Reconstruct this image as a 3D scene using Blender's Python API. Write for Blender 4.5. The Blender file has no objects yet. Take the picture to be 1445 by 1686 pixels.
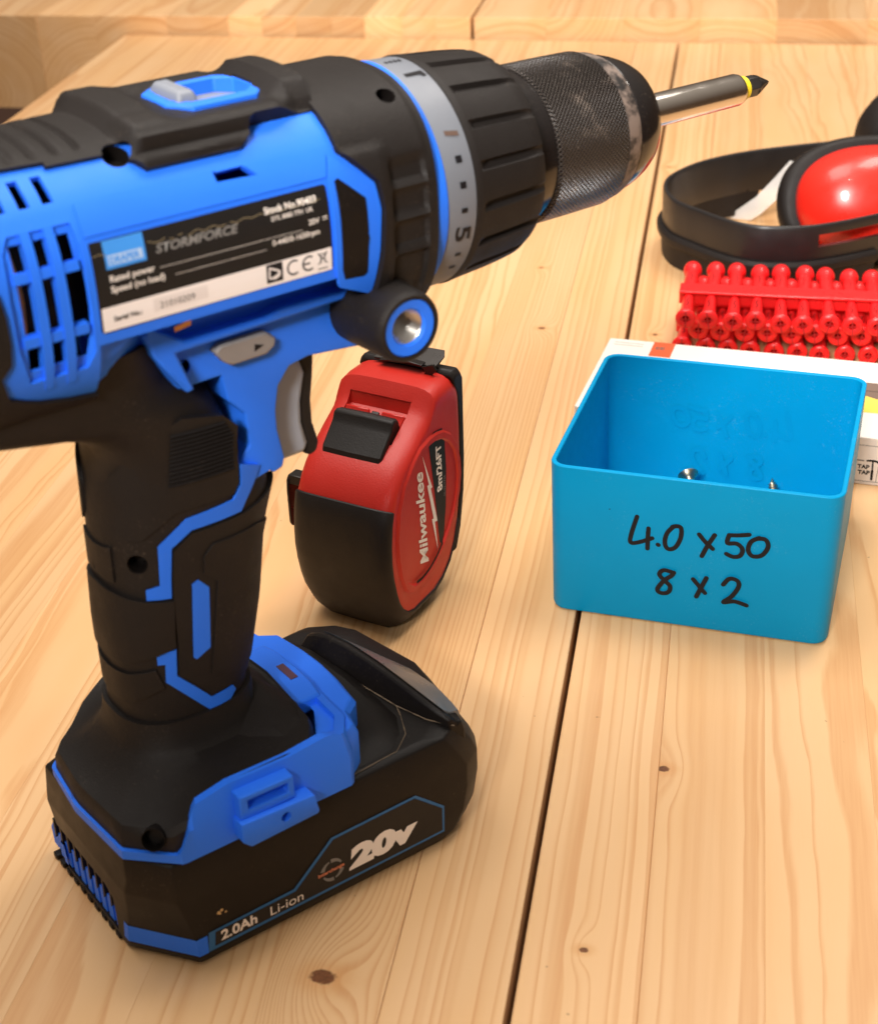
import bpy, bmesh, math, random
from mathutils import Vector, Matrix, Euler
random.seed(4)
U = 0.00118            # one working millimetre in metres (true size of the things)
sc = bpy.context.scene
C = sc.collection
rad, sin, cos, pi = math.radians, math.sin, math.cos, math.pi

# ------------------------------------------------------------------ camera
cam = bpy.data.cameras.new('camera'); cam_o = bpy.data.objects.new('camera', cam); C.objects.link(cam_o)
Rv, Uv, Fv = Vector((.985221, .168974, -.028063)), Vector((-.059676, .492178, .868447)), Vector((-.160557, .853937, -.494988))
M = Matrix((Rv, Uv, -Fv)).transposed().to_4x4(); M.translation = Vector((0, 0, 299.765*U)); cam_o.matrix_world = M
cam.sensor_fit = 'HORIZONTAL'; cam.sensor_width = 36; cam.lens = 2681.35/1445*36
cam.clip_start = .02; cam.clip_end = 60
cam.dof.use_dof = True; cam.dof.focus_distance = 505*U; cam.dof.aperture_fstop = 24
sc.camera = cam_o
# ------------------------------------------------------------------ room light
W = bpy.data.worlds.new('World'); sc.world = W; W.use_nodes = True
wn = W.node_tree; bg = wn.nodes['Background']
wtc = wn.nodes.new('ShaderNodeTexCoord'); wsp = wn.nodes.new('ShaderNodeSeparateXYZ'); wrp = wn.nodes.new('ShaderNodeValToRGB')
wn.links.new(wtc.outputs['Generated'], wsp.inputs[0]); wn.links.new(wsp.outputs[2], wrp.inputs[0]); wn.links.new(wrp.outputs[0], bg.inputs[0])
wrp.color_ramp.elements[0].position = 0; wrp.color_ramp.elements[0].color = (.20, .12, .07, 1)       # a workshop: brown walls,
wrp.color_ramp.elements[1].position = .9; wrp.color_ramp.elements[1].color = (1, .90, .78, 1)        # pale ceiling
we = wrp.color_ramp.elements.new(.35); we.color = (.46, .38, .31, 1)
bg.inputs[1].default_value = .50
def area_light(name, loc, target, sx, sy, power, col):
    l = bpy.data.lights.new(name, 'AREA'); l.shape = 'RECTANGLE'; l.size = sx; l.size_y = sy; l.energy = power; l.color = col
    o = bpy.data.objects.new(name, l); C.objects.link(o); o.location = loc
    o.rotation_euler = (Vector(target)-Vector(loc)).to_track_quat('-Z', 'Y').to_euler()
    return o
area_light('ceiling_lamp', (-.50, .62, 1.62), (0, .62, .04), 1.0, .8, 21, (1, .94, .87))
area_light('ceiling_lamp', (.40, 1.12, 1.7), (.05, 1.25, 0), 1.0, .4, 21, (1, .93, .85))
area_light('ceiling_spot', (-.10, -.25, 1.7), (.1, .9, 0), .07, .07, 2.0, (1, .93, .84))
sp_l = bpy.data.lights.new('added_front_spot', 'SPOT'); sp_l.energy = 150; sp_l.color = (1, .96, .91); sp_l.spot_size = rad(44); sp_l.spot_blend = .5; sp_l.shadow_soft_size = .16  # added unseen spot: its cone lights bin and drill top, leaves foreground dim
sp_o = bpy.data.objects.new('added_front_spot', sp_l); C.objects.link(sp_o); sp_o.location = (-.22, -.62, .92)
sp_o.rotation_euler = Vector((.18, cos(rad(19)), -sin(rad(19)))).to_track_quat('-Z', 'Y').to_euler()
sc.view_settings.view_transform = 'Standard'; sc.view_settings.look = 'None'
sc.view_settings.exposure = 0; sc.view_settings.gamma = 1
sc.cycles.max_bounces = 8

# ------------------------------------------------------------------ materials
class NT:
    def __init__(s, name):
        s.m = bpy.data.materials.new(name); s.m.use_nodes = True; s.t = s.m.node_tree; s.b = s.t.nodes['Principled BSDF']
    def n(s, typ, **kw):
        x = s.t.nodes.new(typ)
        for k, v in kw.items():
            if hasattr(x, k): setattr(x, k, v)
        return x
    def l(s, a, b): s.t.links.new(a, b)
    def math(s, op, a, b=None, c=None, clamp=False):
        x = s.n('ShaderNodeMath', operation=op); x.use_clamp = clamp
        for i, v in enumerate((a, b, c)):
            if v is None: continue
            if isinstance(v, (int, float)): x.inputs[i].default_value = v
            else: s.l(v, x.inputs[i])
        return x.outputs[0]
    def mix(s, f, a, b):
        x = s.n('ShaderNodeMix', data_type='RGBA')
        for i, v in ((0, f), (6, a), (7, b)):
            if isinstance(v, (int, float)): x.inputs[i].default_value = v
            elif isinstance(v, tuple): x.inputs[i].default_value = v if len(v) == 4 else v+(1,)
            else: s.l(v, x.inputs[i])
        return x.outputs[2]
    def noise(s, vec, scale, detail=3, rough=.55):
        x = s.n('ShaderNodeTexNoise'); x.inputs['Scale'].default_value = scale; x.inputs['Detail'].default_value = detail; x.inputs['Roughness'].default_value = rough
        s.l(vec, x.inputs['Vector']); return x.outputs[0]
    def ramp(s, f, lo, hi):
        x = s.n('ShaderNodeMapRange'); x.interpolation_type = 'SMOOTHSTEP'; x.inputs[1].default_value = lo; x.inputs[2].default_value = hi
        s.l(f, x.inputs[0]); return x.outputs[0]

def plastic(name, col, rough=.5, spec=.5, bump=.0, bs=1500, var=.08, metal=0, dust=0, dustcol=(.45, .36, .26), coat=0, trans=0, sss=0):
    k = NT(name); g = k.n('ShaderNodeTexCoord').outputs['Object']
    nz = k.noise(g, 60, 4, .6)
    lo = tuple(c*(1-var) for c in col); hi = tuple(min(1, c*(1+var)) for c in col)
    c = k.mix(nz, lo, hi)
    if dust:
        d1 = k.ramp(k.noise(g, 900, 5, .7), .56, .72); d2 = k.ramp(k.noise(g, 45, 3), .45, .7)
        c = k.mix(k.math('MULTIPLY', k.math('MULTIPLY', d1, d2), dust), c, dustcol)
    k.l(c, k.b.inputs['Base Color'])
    rn = k.math('MULTIPLY_ADD', k.noise(g, 140, 4), .22, rough-.11); k.l(rn, k.b.inputs['Roughness'])
    k.b.inputs['Specular IOR Level'].default_value = spec; k.b.inputs['Metallic'].default_value = metal
    if coat: k.b.inputs['Coat Weight'].default_value = coat; k.b.inputs['Coat Roughness'].default_value = .06
    if trans: k.b.inputs['Transmission Weight'].default_value = trans
    if sss:
        k.b.inputs['Subsurface Weight'].default_value = sss; k.b.inputs['Subsurface Radius'].default_value = (.004, .002, .002); k.b.inputs['Subsurface Scale'].default_value = .6
    if bump:
        b = k.n('ShaderNodeBump'); b.inputs['Strength'].default_value = bump; b.inputs['Distance'].default_value = .0004
        k.l(k.noise(g, bs, 2), b.inputs['Height']); k.l(b.outputs[0], k.b.inputs['Normal'])
    return k.m

MT = {}
MT['blue'] = plastic('blue_plastic', (.022, .172, .90), .52, .24, .12, 2200, .06, dust=.12, dustcol=(.25, .3, .5))
MT['rubber'] = plastic('black_rubber', (.0125, .0098, .0088), .58, .24, .35, 1900, .2, dust=.35, dustcol=(.16, .12, .09))
MT['shell'] = plastic('black_plastic', (.0070, .0052, .0046), .48, .24, .15, 2200, .2, dust=.25, dustcol=(.16, .12, .09))
MT['black_gloss'] = plastic('black_gloss', (.009, .007, .007), .15, .6, 0, 1, .2, dust=.2)
MT['grey'] = plastic('grey_plastic', (.20, .215, .25), .5, .4, .1, 2000, .05, dust=.1)
MT['trigger_grey'] = plastic('trigger_grey', (.31, .34, .40), .5, .3, .08, 2000, .05)
MT['ringgrey'] = plastic('ring_grey', (.145, .155, .178), .46, .4, .05, 2000, .05, dust=.15)
MT['switch'] = plastic('switch_grey', (.23, .21, .20), .45, .4, .1, 2000, .08)
MT['chrome'] = plastic('chrome', (.66, .61, .56), .20, .5, .02, 800, .05, metal=1)
MT['steel'] = plastic('steel', (.62, .60, .57), .3, .5, .05, 900, .1, metal=1)
MT['copper'] = plastic('copper_wire', (.75, .38, .12), .4, .5, .4, 1500, .3, metal=.7)
MT['bitsteel'] = plastic('bit_steel', (.035, .03, .028), .36, .6, .05, 900, .2, metal=.5)
MT['screw'] = plastic('screw_steel', (.42, .38, .28), .3, .5, .05, 900, .15, metal=1)
MT['yellow'] = plastic('yellow_plastic', (.75, .55, .02), .4)
MT['dust'] = plastic('wood_dust', (.15, .11, .075), .95, .1, .8, 1500, .5)
MT['label'] = plastic('label_black', (.011, .010, .010), .48, .3)
MT['labelwhite'] = plastic('label_white', (.82, .76, .74), .45, .3)
MT['labelblue'] = plastic('label_blue', (.05, .27, .75), .4, .4)
MT['stickerblue'] = plastic('sticker_blue', (.015, .13, .34), .4, .4)
MT['ink_white'] = plastic('ink_white', (.86, .79, .73), .5, .3)
MT['ink_grey'] = plastic('ink_grey', (.20, .19, .18), .5, .3)
MT['ink_orange'] = plastic('ink_orange', (.65, .22, .12), .5, .3)
MT['ink_black'] = plastic('ink_black', (.010, .009, .011), .5, .18)
MT['ink_faint'] = plastic('ink_faint', (.000, .252, .515), .42, .12)
MT['tapered'] = plastic('red_plastic', (.52, .020, .012), .4, .45, .22, 1700, .08)
MT['tapegloss'] = plastic('red_gloss', (.52, .016, .010), .16, .5)
MT['tapeface'] = plastic('red_face', (.50, .020, .012), .42, .4, .08, 1700, .06)
MT['taperubber'] = plastic('tape_rubber', (.0105, .0082, .0076), .5, .32, .18, 1500, .2)
MT['clip'] = plastic('dark_metal', (.03, .026, .024), .3, .5, 0, 1, .2, metal=.6)
MT['boxblue'] = plastic('box_plastic', (.000, .262, .53), .42, .12, .06, 900, .05, dust=.22, dustcol=(.25, .5, .62))
MT['card'] = plastic('white_card', (.80, .72, .66), .5, .3, .05, 900, .03)
MT['card_orange'] = plastic('card_orange', (.72, .11, .04), .5, .3)
MT['card_brown'] = plastic('card_brown', (.17, .115, .09), .5, .3)
MT['card_yellow'] = plastic('card_yellow', (.85, .60, .10), .5, .3)
MT['plug'] = plastic('red_nylon', (.80, .014, .016), .30, .5, .06, 1500, .1, sss=.35)
MT['muffred'] = plastic('muff_red', (.78, .022, .012), .30, .45, 0, 1, .04, coat=.2)
MT['muffblack'] = plastic('muff_black', (.013, .010, .009), .55, .25, .1, 1500, .2)
MT['band'] = plastic('band_black', (.014, .012, .012), .36, .5, .08, 1200, .2)
MT['clear'] = plastic('clear_plastic', (.92, .90, .88), .22, .5, 0, 300, .03, trans=.6)
MT['knurl'] = None
def knurl_mat():
    k = NT('knurled_steel'); g = k.n('ShaderNodeTexCoord').outputs['Object']
    sp = k.n('ShaderNodeSeparateXYZ'); k.l(g, sp.inputs[0])
    zz = k.math('ADD', sp.outputs[2], -176.625*U)
    ang = k.math('ARCTAN2', zz, sp.outputs[1])
    a = k.math('MULTIPLY', ang, 104.0); x = k.math('MULTIPLY', sp.outputs[0], 5.2/U)
    w1 = k.math('SINE', k.math('ADD', a, x)); w2 = k.math('SINE', k.math('SUBTRACT', a, x))
    h = k.math('MULTIPLY', k.math('MAXIMUM', w1, w2), 1.0)
    b = k.n('ShaderNodeBump'); b.inputs['Strength'].default_value = .9; b.inputs['Distance'].default_value = .0006
    k.l(h, b.inputs['Height']); k.l(b.outputs[0], k.b.inputs['Normal'])
    d = k.math('MULTIPLY', k.ramp(k.noise(g, 110, 5, .7), .5, .75), k.ramp(h, .3, .95))
    c = k.mix(k.math('MULTIPLY_ADD', d, .8, k.math('MULTIPLY', k.ramp(h, .55, 1), .18)), (.012, .010, .010), (.28, .22, .18)); k.l(c, k.b.inputs['Base Color'])
    k.b.inputs['Roughness'].default_value = .27; k.b.inputs['Metallic'].default_value = .35
    return k.m
MT['knurl'] = knurl_mat()
def dusty_rim():
    k = NT('dusty_rim'); g = k.n('ShaderNodeTexCoord').outputs['Object']
    d = k.ramp(k.noise(g, 160, 5, .65), .40, .60)
    k.l(k.mix(d, (.012, .010, .010), (.20, .15, .125)), k.b.inputs['Base Color']); k.b.inputs['Roughness'].default_value = .55
    return k.m
MT['rim'] = dusty_rim()

def wood(name, cx, cz, spacing, tilt, warp, tone, seed, knots=(), late=.75, endgrain=False):
    """pine: growth rings round a pith at (cx, cz) mm, tilted along the board"""
    k = NT(name); g0 = k.n('ShaderNodeTexCoord').outputs['Object']
    mp = k.n('ShaderNodeMapping'); mp.inputs['Scale'].default_value = (1/U,)*3; k.l(g0, mp.inputs[0]); g = mp.outputs[0]
    sp = k.n('ShaderNodeSeparateXYZ'); k.l(g, sp.inputs[0]); X, Y, Z = sp.outputs
    def stretched(sx, sy, sz, scale, det, off):
        m2 = k.n('ShaderNodeMapping'); m2.inputs['Scale'].default_value = (sx, sy, sz); m2.inputs['Location'].default_value = (off, off*1.7, off*.6)
        k.l(g, m2.inputs[0]); return k.noise(m2.outputs[0], scale, det)
    w1 = stretched(.5, .16, .5, .05, 2, seed*3.1)          # slow waviness along the board
    w2 = stretched(1, .12, 1, .16, 3, seed*7.7+5)
    wob = k.math('ADD', k.math('MULTIPLY', k.math('SUBTRACT', w1, .5), warp*2), k.math('MULTIPLY', k.math('SUBTRACT', w2, .5), warp*.5))
    kmask = None
    for (kx, ky, kr) in knots:
        dx = k.math('SUBTRACT', X, kx); dy = k.math('MULTIPLY', k.math('SUBTRACT', Y, ky), .55)
        d2 = k.math('ADD', k.math('MULTIPLY', dx, dx), k.math('MULTIPLY', dy, dy))
        e = k.math('EXPONENT', k.math('DIVIDE', d2, -(kr*kr*9.0)))
        wob = k.math('ADD', wob, k.math('MULTIPLY', e, kr*3.2))
    a = k.math('ADD', k.math('SUBTRACT', X, cx), k.math('MULTIPLY', Y, tilt)); b = k.math('ADD', k.math('SUBTRACT', Z, cz), k.math('MULTIPLY', Y, tilt*.6))
    r = k.math('SQRT', k.math('ADD', k.math('MULTIPLY', a, a), k.math('MULTIPLY', b, b)))
    r = k.math('ADD', r, wob)
    # uneven ring widths
    rn = k.n('ShaderNodeTexNoise', noise_dimensions='1D'); rn.inputs['Scale'].default_value = .11; rn.inputs['Detail'].default_value = 2
    k.l(k.math('ADD', r, seed*31), rn.inputs['W'])
    r = k.math('ADD', r, k.math('MULTIPLY', rn.outputs[0], spacing*3.2))
    ph = k.math('FRACT', k.math('DIVIDE', r, spacing))
    up = k.ramp(ph, .15, .88); dn = k.math('SUBTRACT', 1, k.ramp(ph, .90, .99))
    ring = k.math('MULTIPLY', k.math('POWER', up, 2.4), dn)
    fib = stretched(9, .12, 9, .9, 3, seed); fib2 = stretched(2.2, .05, 2.2, .5, 2, seed+3)
    blot = stretched(.6, .12, .6, .06, 2, seed*1.3+9)
    early = (.67*tone, .398*tone, .184*tone); latec = (.50*tone, .215*tone, .066*tone); pale = (.70*tone, .444*tone, .232*tone)
    base = k.mix(k.ramp(blot, .3, .72), early, pale)
    amt = k.math('MULTIPLY', ring, k.math('MULTIPLY_ADD', fib2, .50, late*.26), clamp=True)
    col = k.mix(amt, base, latec)
    col = k.mix(k.math('MULTIPLY', k.ramp(fib, .5, .8), .10), col, (.50*tone, .27*tone, .10*tone))
    # fine scuffs and specks
    sc1 = k.ramp(stretched(1.1, .9, 1, .9, 4, seed+20), .73, .80)
    col = k.mix(k.math('MULTIPLY', sc1, .30), col, (.85, .70, .48))
    sk = k.ramp(stretched(1, 1, 1, .22, 2, seed+41), .775, .80)
    col = k.mix(k.math('MULTIPLY', sk, .5), col, (.20, .11, .05))
    for (kx, ky, kr) in knots:
        dx = k.math('SUBTRACT', X, kx); dy = k.math('MULTIPLY', k.math('SUBTRACT', Y, ky), 1.35)
        d = k.math('SQRT', k.math('ADD', k.math('MULTIPLY', dx, dx), k.math('MULTIPLY', dy, dy)))
        d = k.math('ADD', d, k.math('MULTIPLY', k.math('SUBTRACT', stretched(1, 1, 1, .7, 3, 3), .5), kr*.9))
        halo = k.math('SUBTRACT', 1, k.ramp(d, kr*.9, kr*3.4))
        col = k.mix(k.math('MULTIPLY', halo, .42), col, (.55, .25, .075))
        core = k.math('SUBTRACT', 1, k.ramp(d, kr*.75, kr*1.12))
        kn = k.mix(stretched(1.5, 1.5, 1, .8, 3, 11), (.055, .02, .010), (.26, .10, .035))
        col = k.mix(core, col, kn)
    k.l(col, k.b.inputs['Base Color'])
    k.l(k.math('MULTIPLY_ADD', fib2, .16, .27), k.b.inputs['Roughness'])
    k.b.inputs['Specular IOR Level'].default_value = .40
    bp = k.n('ShaderNodeBump'); bp.inputs['Strength'].default_value = .16; bp.inputs['Distance'].default_value = .0004
    k.l(k.math('ADD', k.math('MULTIPLY', fib, .6), k.math('MULTIPLY', ring, -.5)), bp.inputs['Height']); k.l(bp.outputs[0], k.b.inputs['Normal'])
    return k.m

# ------------------------------------------------------------------ mesh helpers (working mm)
def finish(name, bm, mat, parent=None, smooth=38, bevel=0, seg=2, ang=35, recalc=True):
    if recalc: bmesh.ops.recalc_face_normals(bm, faces=bm.faces)
    me = bpy.data.meshes.new(name); bm.to_mesh(me); bm.free()
    me.transform(Matrix.Scale(U, 4))
    if smooth:
        me.shade_smooth(); me.set_sharp_from_angle(angle=rad(smooth))
    o = bpy.data.objects.new(name, me); C.objects.link(o); me.materials.append(MT[mat] if isinstance(mat, str) else mat)
    if parent: o.parent = parent
    if bevel:
        b = o.modifiers.new('edge', 'BEVEL'); b.width = bevel*U; b.segments = seg; b.limit_method = 'ANGLE'; b.angle_limit = rad(ang)
        if smooth: b.harden_normals = False
    return o
def bm_of(verts, faces):
    bm = bmesh.new(); vs = [bm.verts.new(v) for v in verts]
    for f in faces:
        try: bm.faces.new([vs[i] for i in f])
        except ValueError: pass
    return bm
def mk(name, verts, faces, mat, parent=None, **kw): return finish(name, bm_of(verts, faces), mat, parent, **kw)
def loft_vf(rings, closed=True, cap0=True, cap1=True):
    n = len(rings[0]); v = [p for r in rings for p in r]; f = []
    for i in range(len(rings)-1):
        for j in range(n if closed else n-1):
            a, b = i*n+j, i*n+(j+1) % n
            f.append((a, b, b+n, a+n))
    if cap0: f.append(tuple(range(n))[::-1])
    if cap1: f.append(tuple((len(rings)-1)*n+j for j in range(n)))
    return v, f
def loft(name, rings, mat, parent=None, closed=True, cap0=True, cap1=True, **kw):
    v, f = loft_vf(rings, closed, cap0, cap1); return mk(name, v, f, mat, parent, **kw)
def prism(name, poly, fn, t0, t1, mat, parent=None, taper=0, **kw):
    """poly in (a, b); fn(a, b, t) -> xyz"""
    ca = sum(p[0] for p in poly)/len(poly); cb = sum(p[1] for p in poly)/len(poly)
    r0 = [fn(a, b, t0) for a, b in poly]
    r1 = [fn(a+(ca-a)*taper, b+(cb-b)*taper, t1) for a, b in poly]
    return loft(name, [r0, r1], mat, parent, **kw)
def rings_axis(prof, n, place, rf=None):
    """prof [(t, r)]; place(t, r, ang) -> xyz"""
    return [[place(t, (rf(t, r, 2*pi*j/n) if rf else r), 2*pi*j/n) for j in range(n)] for t, r in prof]
def box(name, x0, x1, y0, y1, z0, z1, mat, parent=None, **kw):
    v = [(x, y, z) for z in (z0, z1) for x, y in ((x0, y0), (x1, y0), (x1, y1), (x0, y1))]
    return mk(name, v, [(0, 3, 2, 1), (4, 5, 6, 7), (0, 1, 5, 4), (1, 2, 6, 5), (2, 3, 7, 6), (3, 0, 4, 7)], mat, parent, **kw)
def patch(name, poly, fn, th, mat, parent=None, du=2.0, dv=4.0, base=-.6, off=None, bevel=.3, smooth=38, seg=2):
    """a shell lying on surface fn(u, v, offset): polygon in (u, v), thickness th, optional relief off(u, v)"""
    bm = bmesh.new(); vs = [bm.verts.new((p[0], p[1], 0)) for p in poly]; bm.faces.new(vs); bm.normal_update()
    bmesh.ops.triangulate(bm, faces=bm.faces[:], ngon_method='EAR_CLIP')
    for ax, st in ((0, du), (1, dv)):
        lo = min(p[ax] for p in poly); hi = max(p[ax] for p in poly); k = math.floor(lo/st)+1
        while k*st < hi-1e-6:
            no = Vector((0, 0, 0)); no[ax] = 1; co = Vector((0, 0, 0)); co[ax] = k*st
            bmesh.ops.bisect_plane(bm, geom=bm.verts[:]+bm.edges[:]+bm.faces[:], plane_co=co, plane_no=no, dist=1e-5); k += 1
    uv = {v: (v.co.x, v.co.y) for v in bm.verts}
    be = [e for e in bm.edges if e.is_boundary]
    low = {}
    for e in be:
        for v in e.verts:
            if v not in low:
                low[v] = bm.verts.new(fn(uv[v][0], uv[v][1], base))
    for e in be:
        a, b = e.verts; bm.faces.new((a, b, low[b], low[a]))
    for v, (u, w) in uv.items(): v.co = fn(u, w, th+(off(u, w) if off else 0))
    return finish(name, bm, mat, parent, smooth=smooth, bevel=bevel, seg=seg, ang=48)
def ribbon(name, lines, w, fn, mat, parent=None, lift=None):
    """strokes drawn as flat ink: lines of (a, b) points, width w, fn(a, b) -> xyz"""
    bm = bmesh.new(); cnt = [0]; f0 = fn
    if lift:
        lv = Vector(lift)
        def fn(a, b): return tuple(Vector(f0(a, b))+lv*cnt[0])
    for L in lines:
        P = [Vector(p) for p in L]
        if len(P) > 2:                                             # round the stroke
            Q = [P[0]]
            for i in range(len(P)-1):
                p0 = P[max(i-1, 0)]; p1 = P[i]; p2 = P[i+1]; p3 = P[min(i+2, len(P)-1)]
                for t in (.25, .5, .75, 1):
                    Q.append(.5*((2*p1)+(p2-p0)*t+(2*p0-5*p1+4*p2-p3)*t*t+(3*p1-p0-3*p2+p3)*t**3))
            P = Q
        for i, p in enumerate(P):
            cnt[0] += 1
            c = [bm.verts.new(fn(p.x+w/2*cos(k*pi/5), p.y+w/2*sin(k*pi/5))) for k in range(10)]; bm.faces.new(c)
            if i:
                q = P[i-1]; d = p-q
                if d.length > 1e-6:
                    nn = Vector((-d.y, d.x)).normalized()*w/2; cnt[0] += 1
                    bm.faces.new([bm.verts.new(fn(*t)) for t in (q+nn, q-nn, p-nn, p+nn)])
    return finish(name, bm, mat, parent, smooth=0, recalc=False)
def text(name, body, size, fn, mat, parent=None, bold=0, shear=0, align='LEFT', sx=1, res=4):
    cu = bpy.data.curves.new(name, 'FONT'); cu.body = body; cu.size = 1; cu.offset = bold; cu.shear = shear; cu.align_x = align; cu.resolution_u = res
    o = bpy.data.objects.new(name, cu); C.objects.link(o)
    me = bpy.data.meshes.new_from_object(o.evaluated_get(bpy.context.evaluated_depsgraph_get()))
    bpy.data.objects.remove(o); bpy.data.curves.remove(cu)
    bm = bmesh.new(); bm.from_mesh(me); bpy.data.meshes.remove(me)
    for v in bm.verts: v.co = Vector(fn(v.co.x*size*sx, v.co.y*size))
    return finish(name, bm, mat, parent, smooth=0, recalc=False)
def cut(o, cutters):
    for c in cutters:
        c.parent = o.parent
        m = o.modifiers.new('cut', 'BOOLEAN'); m.operation = 'DIFFERENCE'; m.object = c; m.solver = 'EXACT'
    dg = bpy.context.evaluated_depsgraph_get(); dg.update()
    old = o.data; bev = None
    me = bpy.data.meshes.new_from_object(o.evaluated_get(dg), depsgraph=dg)
    o.modifiers.clear(); o.data = me; bpy.data.meshes.remove(old)
    for c in cutters:
        d = c.data; bpy.data.objects.remove(c); bpy.data.meshes.remove(d)
    me.shade_smooth(); me.set_sharp_from_angle(angle=rad(32))
    return o
def empty(name, loc=(0, 0, 0), rz=0, label=None, cat=None, group=None, eul=None):
    o = bpy.data.objects.new(name, None); C.objects.link(o); o.location = Vector(loc)*U; o.empty_display_size = .01
    o.rotation_euler = eul if eul else (0, 0, rz)
    if label: o['label'] = label
    if cat: o['category'] = cat
    if group: o['group'] = group
    return o
def tag(o, label=None, cat=None, group=None, kind=None):
    for k, v in (('label', label), ('category', cat), ('group', group), ('kind', kind)):
        if v: o[k] = v
    return o
def lerp(x, xs, ys):
    if x <= xs[0]: return ys[0]
    for i in range(len(xs)-1):
        if x <= xs[i+1]:
            t = (x-xs[i])/(xs[i+1]-xs[i]); return ys[i]+(ys[i+1]-ys[i])*t
    return ys[-1]
def sst(a, b, x):
    t = min(1, max(0, (x-a)/(b-a))); return t*t*(3-2*t)

# ================================================================== FLOOR, BENCHES
fl = box('floor', -2500, 2500, -1500, 4500, -760, -750, plastic('floor_boards', (.10, .035, .015), .6), smooth=0); tag(fl, kind='structure')

bench = empty('workbench', (0, 0, 0), 0, 'pale pine workbench top of glued staves under the drill and the blue bin', 'workbench')
GAP = -39.4; YF = 1231.0
kn_mid = [(-7.6, 377, 1.9)]
staves = []
x = GAP-.9
i = 0
while x > -468:
    x0 = max(x-30.0, -469.0)
    if x0 < -462: x0 = -469.0
    staves.append((x0, x, 'L', i)); x = x0; i += 1
x = GAP+.9; i = 0
while x < 420:
    staves.append((x, x+30.0, 'R', i)); x += 30.0; i += 1
spec = {('L', 0): (46, -8, 4.4, .004, 2.0, 1.00), ('L', 1): (-70, -14, 1.75, .003, .8, .96), ('L', 2): (-55, -35, 7.5, .035, 4, 1.0), ('L', 3): (-32, -70, 7.0, .03, 4, 1.02),
        ('L', 4): (52, -20, 5.0, .01, 3, 1.0), ('L', 5): (5, -30, 6.0, .05, 6, 1.03), ('R', 0): (-60, -20, 6.2, .005, 2.2, 1.02), ('R', 1): (48, -40, 13, .008, 3.0, .99),
        ('R', 2): (4, -21, 7.0, .045, 5, 1.0), ('R', 3): (-20, -30, 6.0, .02, 5, 1.0), ('R', 4): (6, -24, 6.5, -.05, 6, 1.02)}
for (x0, x1, s, i) in staves:
    rr = random.Random(i*7+(3 if s == 'L' else 11)); w = x1-x0
    cx, cz, sp_, ti, wa, tone = spec.get((s, i), (rr.uniform(-45, 45), rr.uniform(-45, -12), rr.uniform(3.5, 8), rr.uniform(-.04, .04), rr.uniform(2, 6), rr.uniform(.95, 1.04)))
    kn = []
    xm = (x0+x1)/2
    for kx, ky, kr in ((-7.3, 377, 1.9), (-23.5, 302, 1.3), (-86.5, 283.6, 3.4), (-27, 690, 1.4), (-79, 692, 1.7), (-88, 768, 1.2), (-33, 935, 1.4), (95, 880, 1.3), (-230, 520, 2), (-330, 800, 2.4)):
        if x0-.5 < kx < x1+.5: kn.append((kx-xm, ky-600, kr))
    m = wood('pine_'+s.lower()+str(i), cx, cz, sp_, ti, wa, tone*(.98 if s == 'L' else 1.0), rr.uniform(0, 9), kn)
    o = mk('board', [(a, b, c) for c in (-26, 0) for a, b in ((-w/2, -700), (w/2, -700), (w/2, YF-600), (-w/2, YF-600))],
           [(0, 3, 2, 1), (4, 5, 6, 7), (0, 1, 5, 4), (1, 2, 6, 5), (2, 3, 7, 6), (3, 0, 4, 7)], m, bench, smooth=30)
    o.location = Vector((xm, 600, 0))*U
    outer = (s, i) in (('L', 0), ('R', 0)) or x0 < -468
    b = o.modifiers.new('edge', 'BEVEL'); b.segments = 2; b.limit_method = 'ANGLE'; b.width = (.55 if outer else .10)*U

rear = empty('rear_bench', (0, 1236, 0), 0, 'thick laminated wooden bench end behind the workbench, its end grain blocks facing', 'bench')
edges = [-860, -760, -690, -640, -592, -543, -495, -436, -386, -359, -332, -304, -278, -249, -223, -196]
edges2 = [-193.5, -139, -81, -25, 31, 96, 160, 228, 290, 352, 420]
for E_ in (edges, edges2):
    for i in range(len(E_)-1):
        x0, x1 = E_[i], E_[i+1]; w = x1-x0; rr = random.Random(int(x0)); zt = 13.5+(x0+540)*.006
        m = wood('bench_wood_%d' % (int(x0)+1000), rr.uniform(-30, 30), rr.choice((-70, -50, 30, 50)), rr.uniform(3, 5.5), rr.uniform(-.03, .03), 3, rr.uniform(.90, 1.32), rr.uniform(0, 9))
        o = mk('board', [(a, b, c) for c in (-61, zt) for a, b in ((-w/2, 0), (w/2, 0), (w/2, 500), (-w/2, 500))],
               [(0, 3, 2, 1), (4, 5, 6, 7), (0, 1, 5, 4), (1, 2, 6, 5), (2, 3, 7, 6), (3, 0, 4, 7)], m, rear, smooth=30)
        o.location = Vector(((x0+x1)/2, rr.uniform(-.3, .3), 0))*U
        b = o.modifiers.new('edge', 'BEVEL'); b.segments = 2; b.limit_method = 'ANGLE'; b.width = .35*U

# ================================================================== DRILL
H = 176.62
drill = empty('cordless_drill', (-149.855, 297.85, 0), .79954, 'blue and black cordless combi drill standing upright on its battery, screwdriver bit fitted', 'drill')
def P(s, n, z): return (s, -n, z)
def SE(phi, p=2.6):
    c, s = abs(cos(rad(phi))), abs(sin(rad(phi))); return (c**p+s**p)**(-1/p)
def body(s, phi, off, R=28.0, p=2.6):
    r = R*SE(phi, p)+off; return P(s, r*cos(rad(phi)), H+r*sin(rad(phi)))
def plc(t, r, a): return P(t, r*cos(a), H+r*sin(a))
def mirror_phi(poly): return [(u, 180-v) for u, v in poly][::-1]

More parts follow.
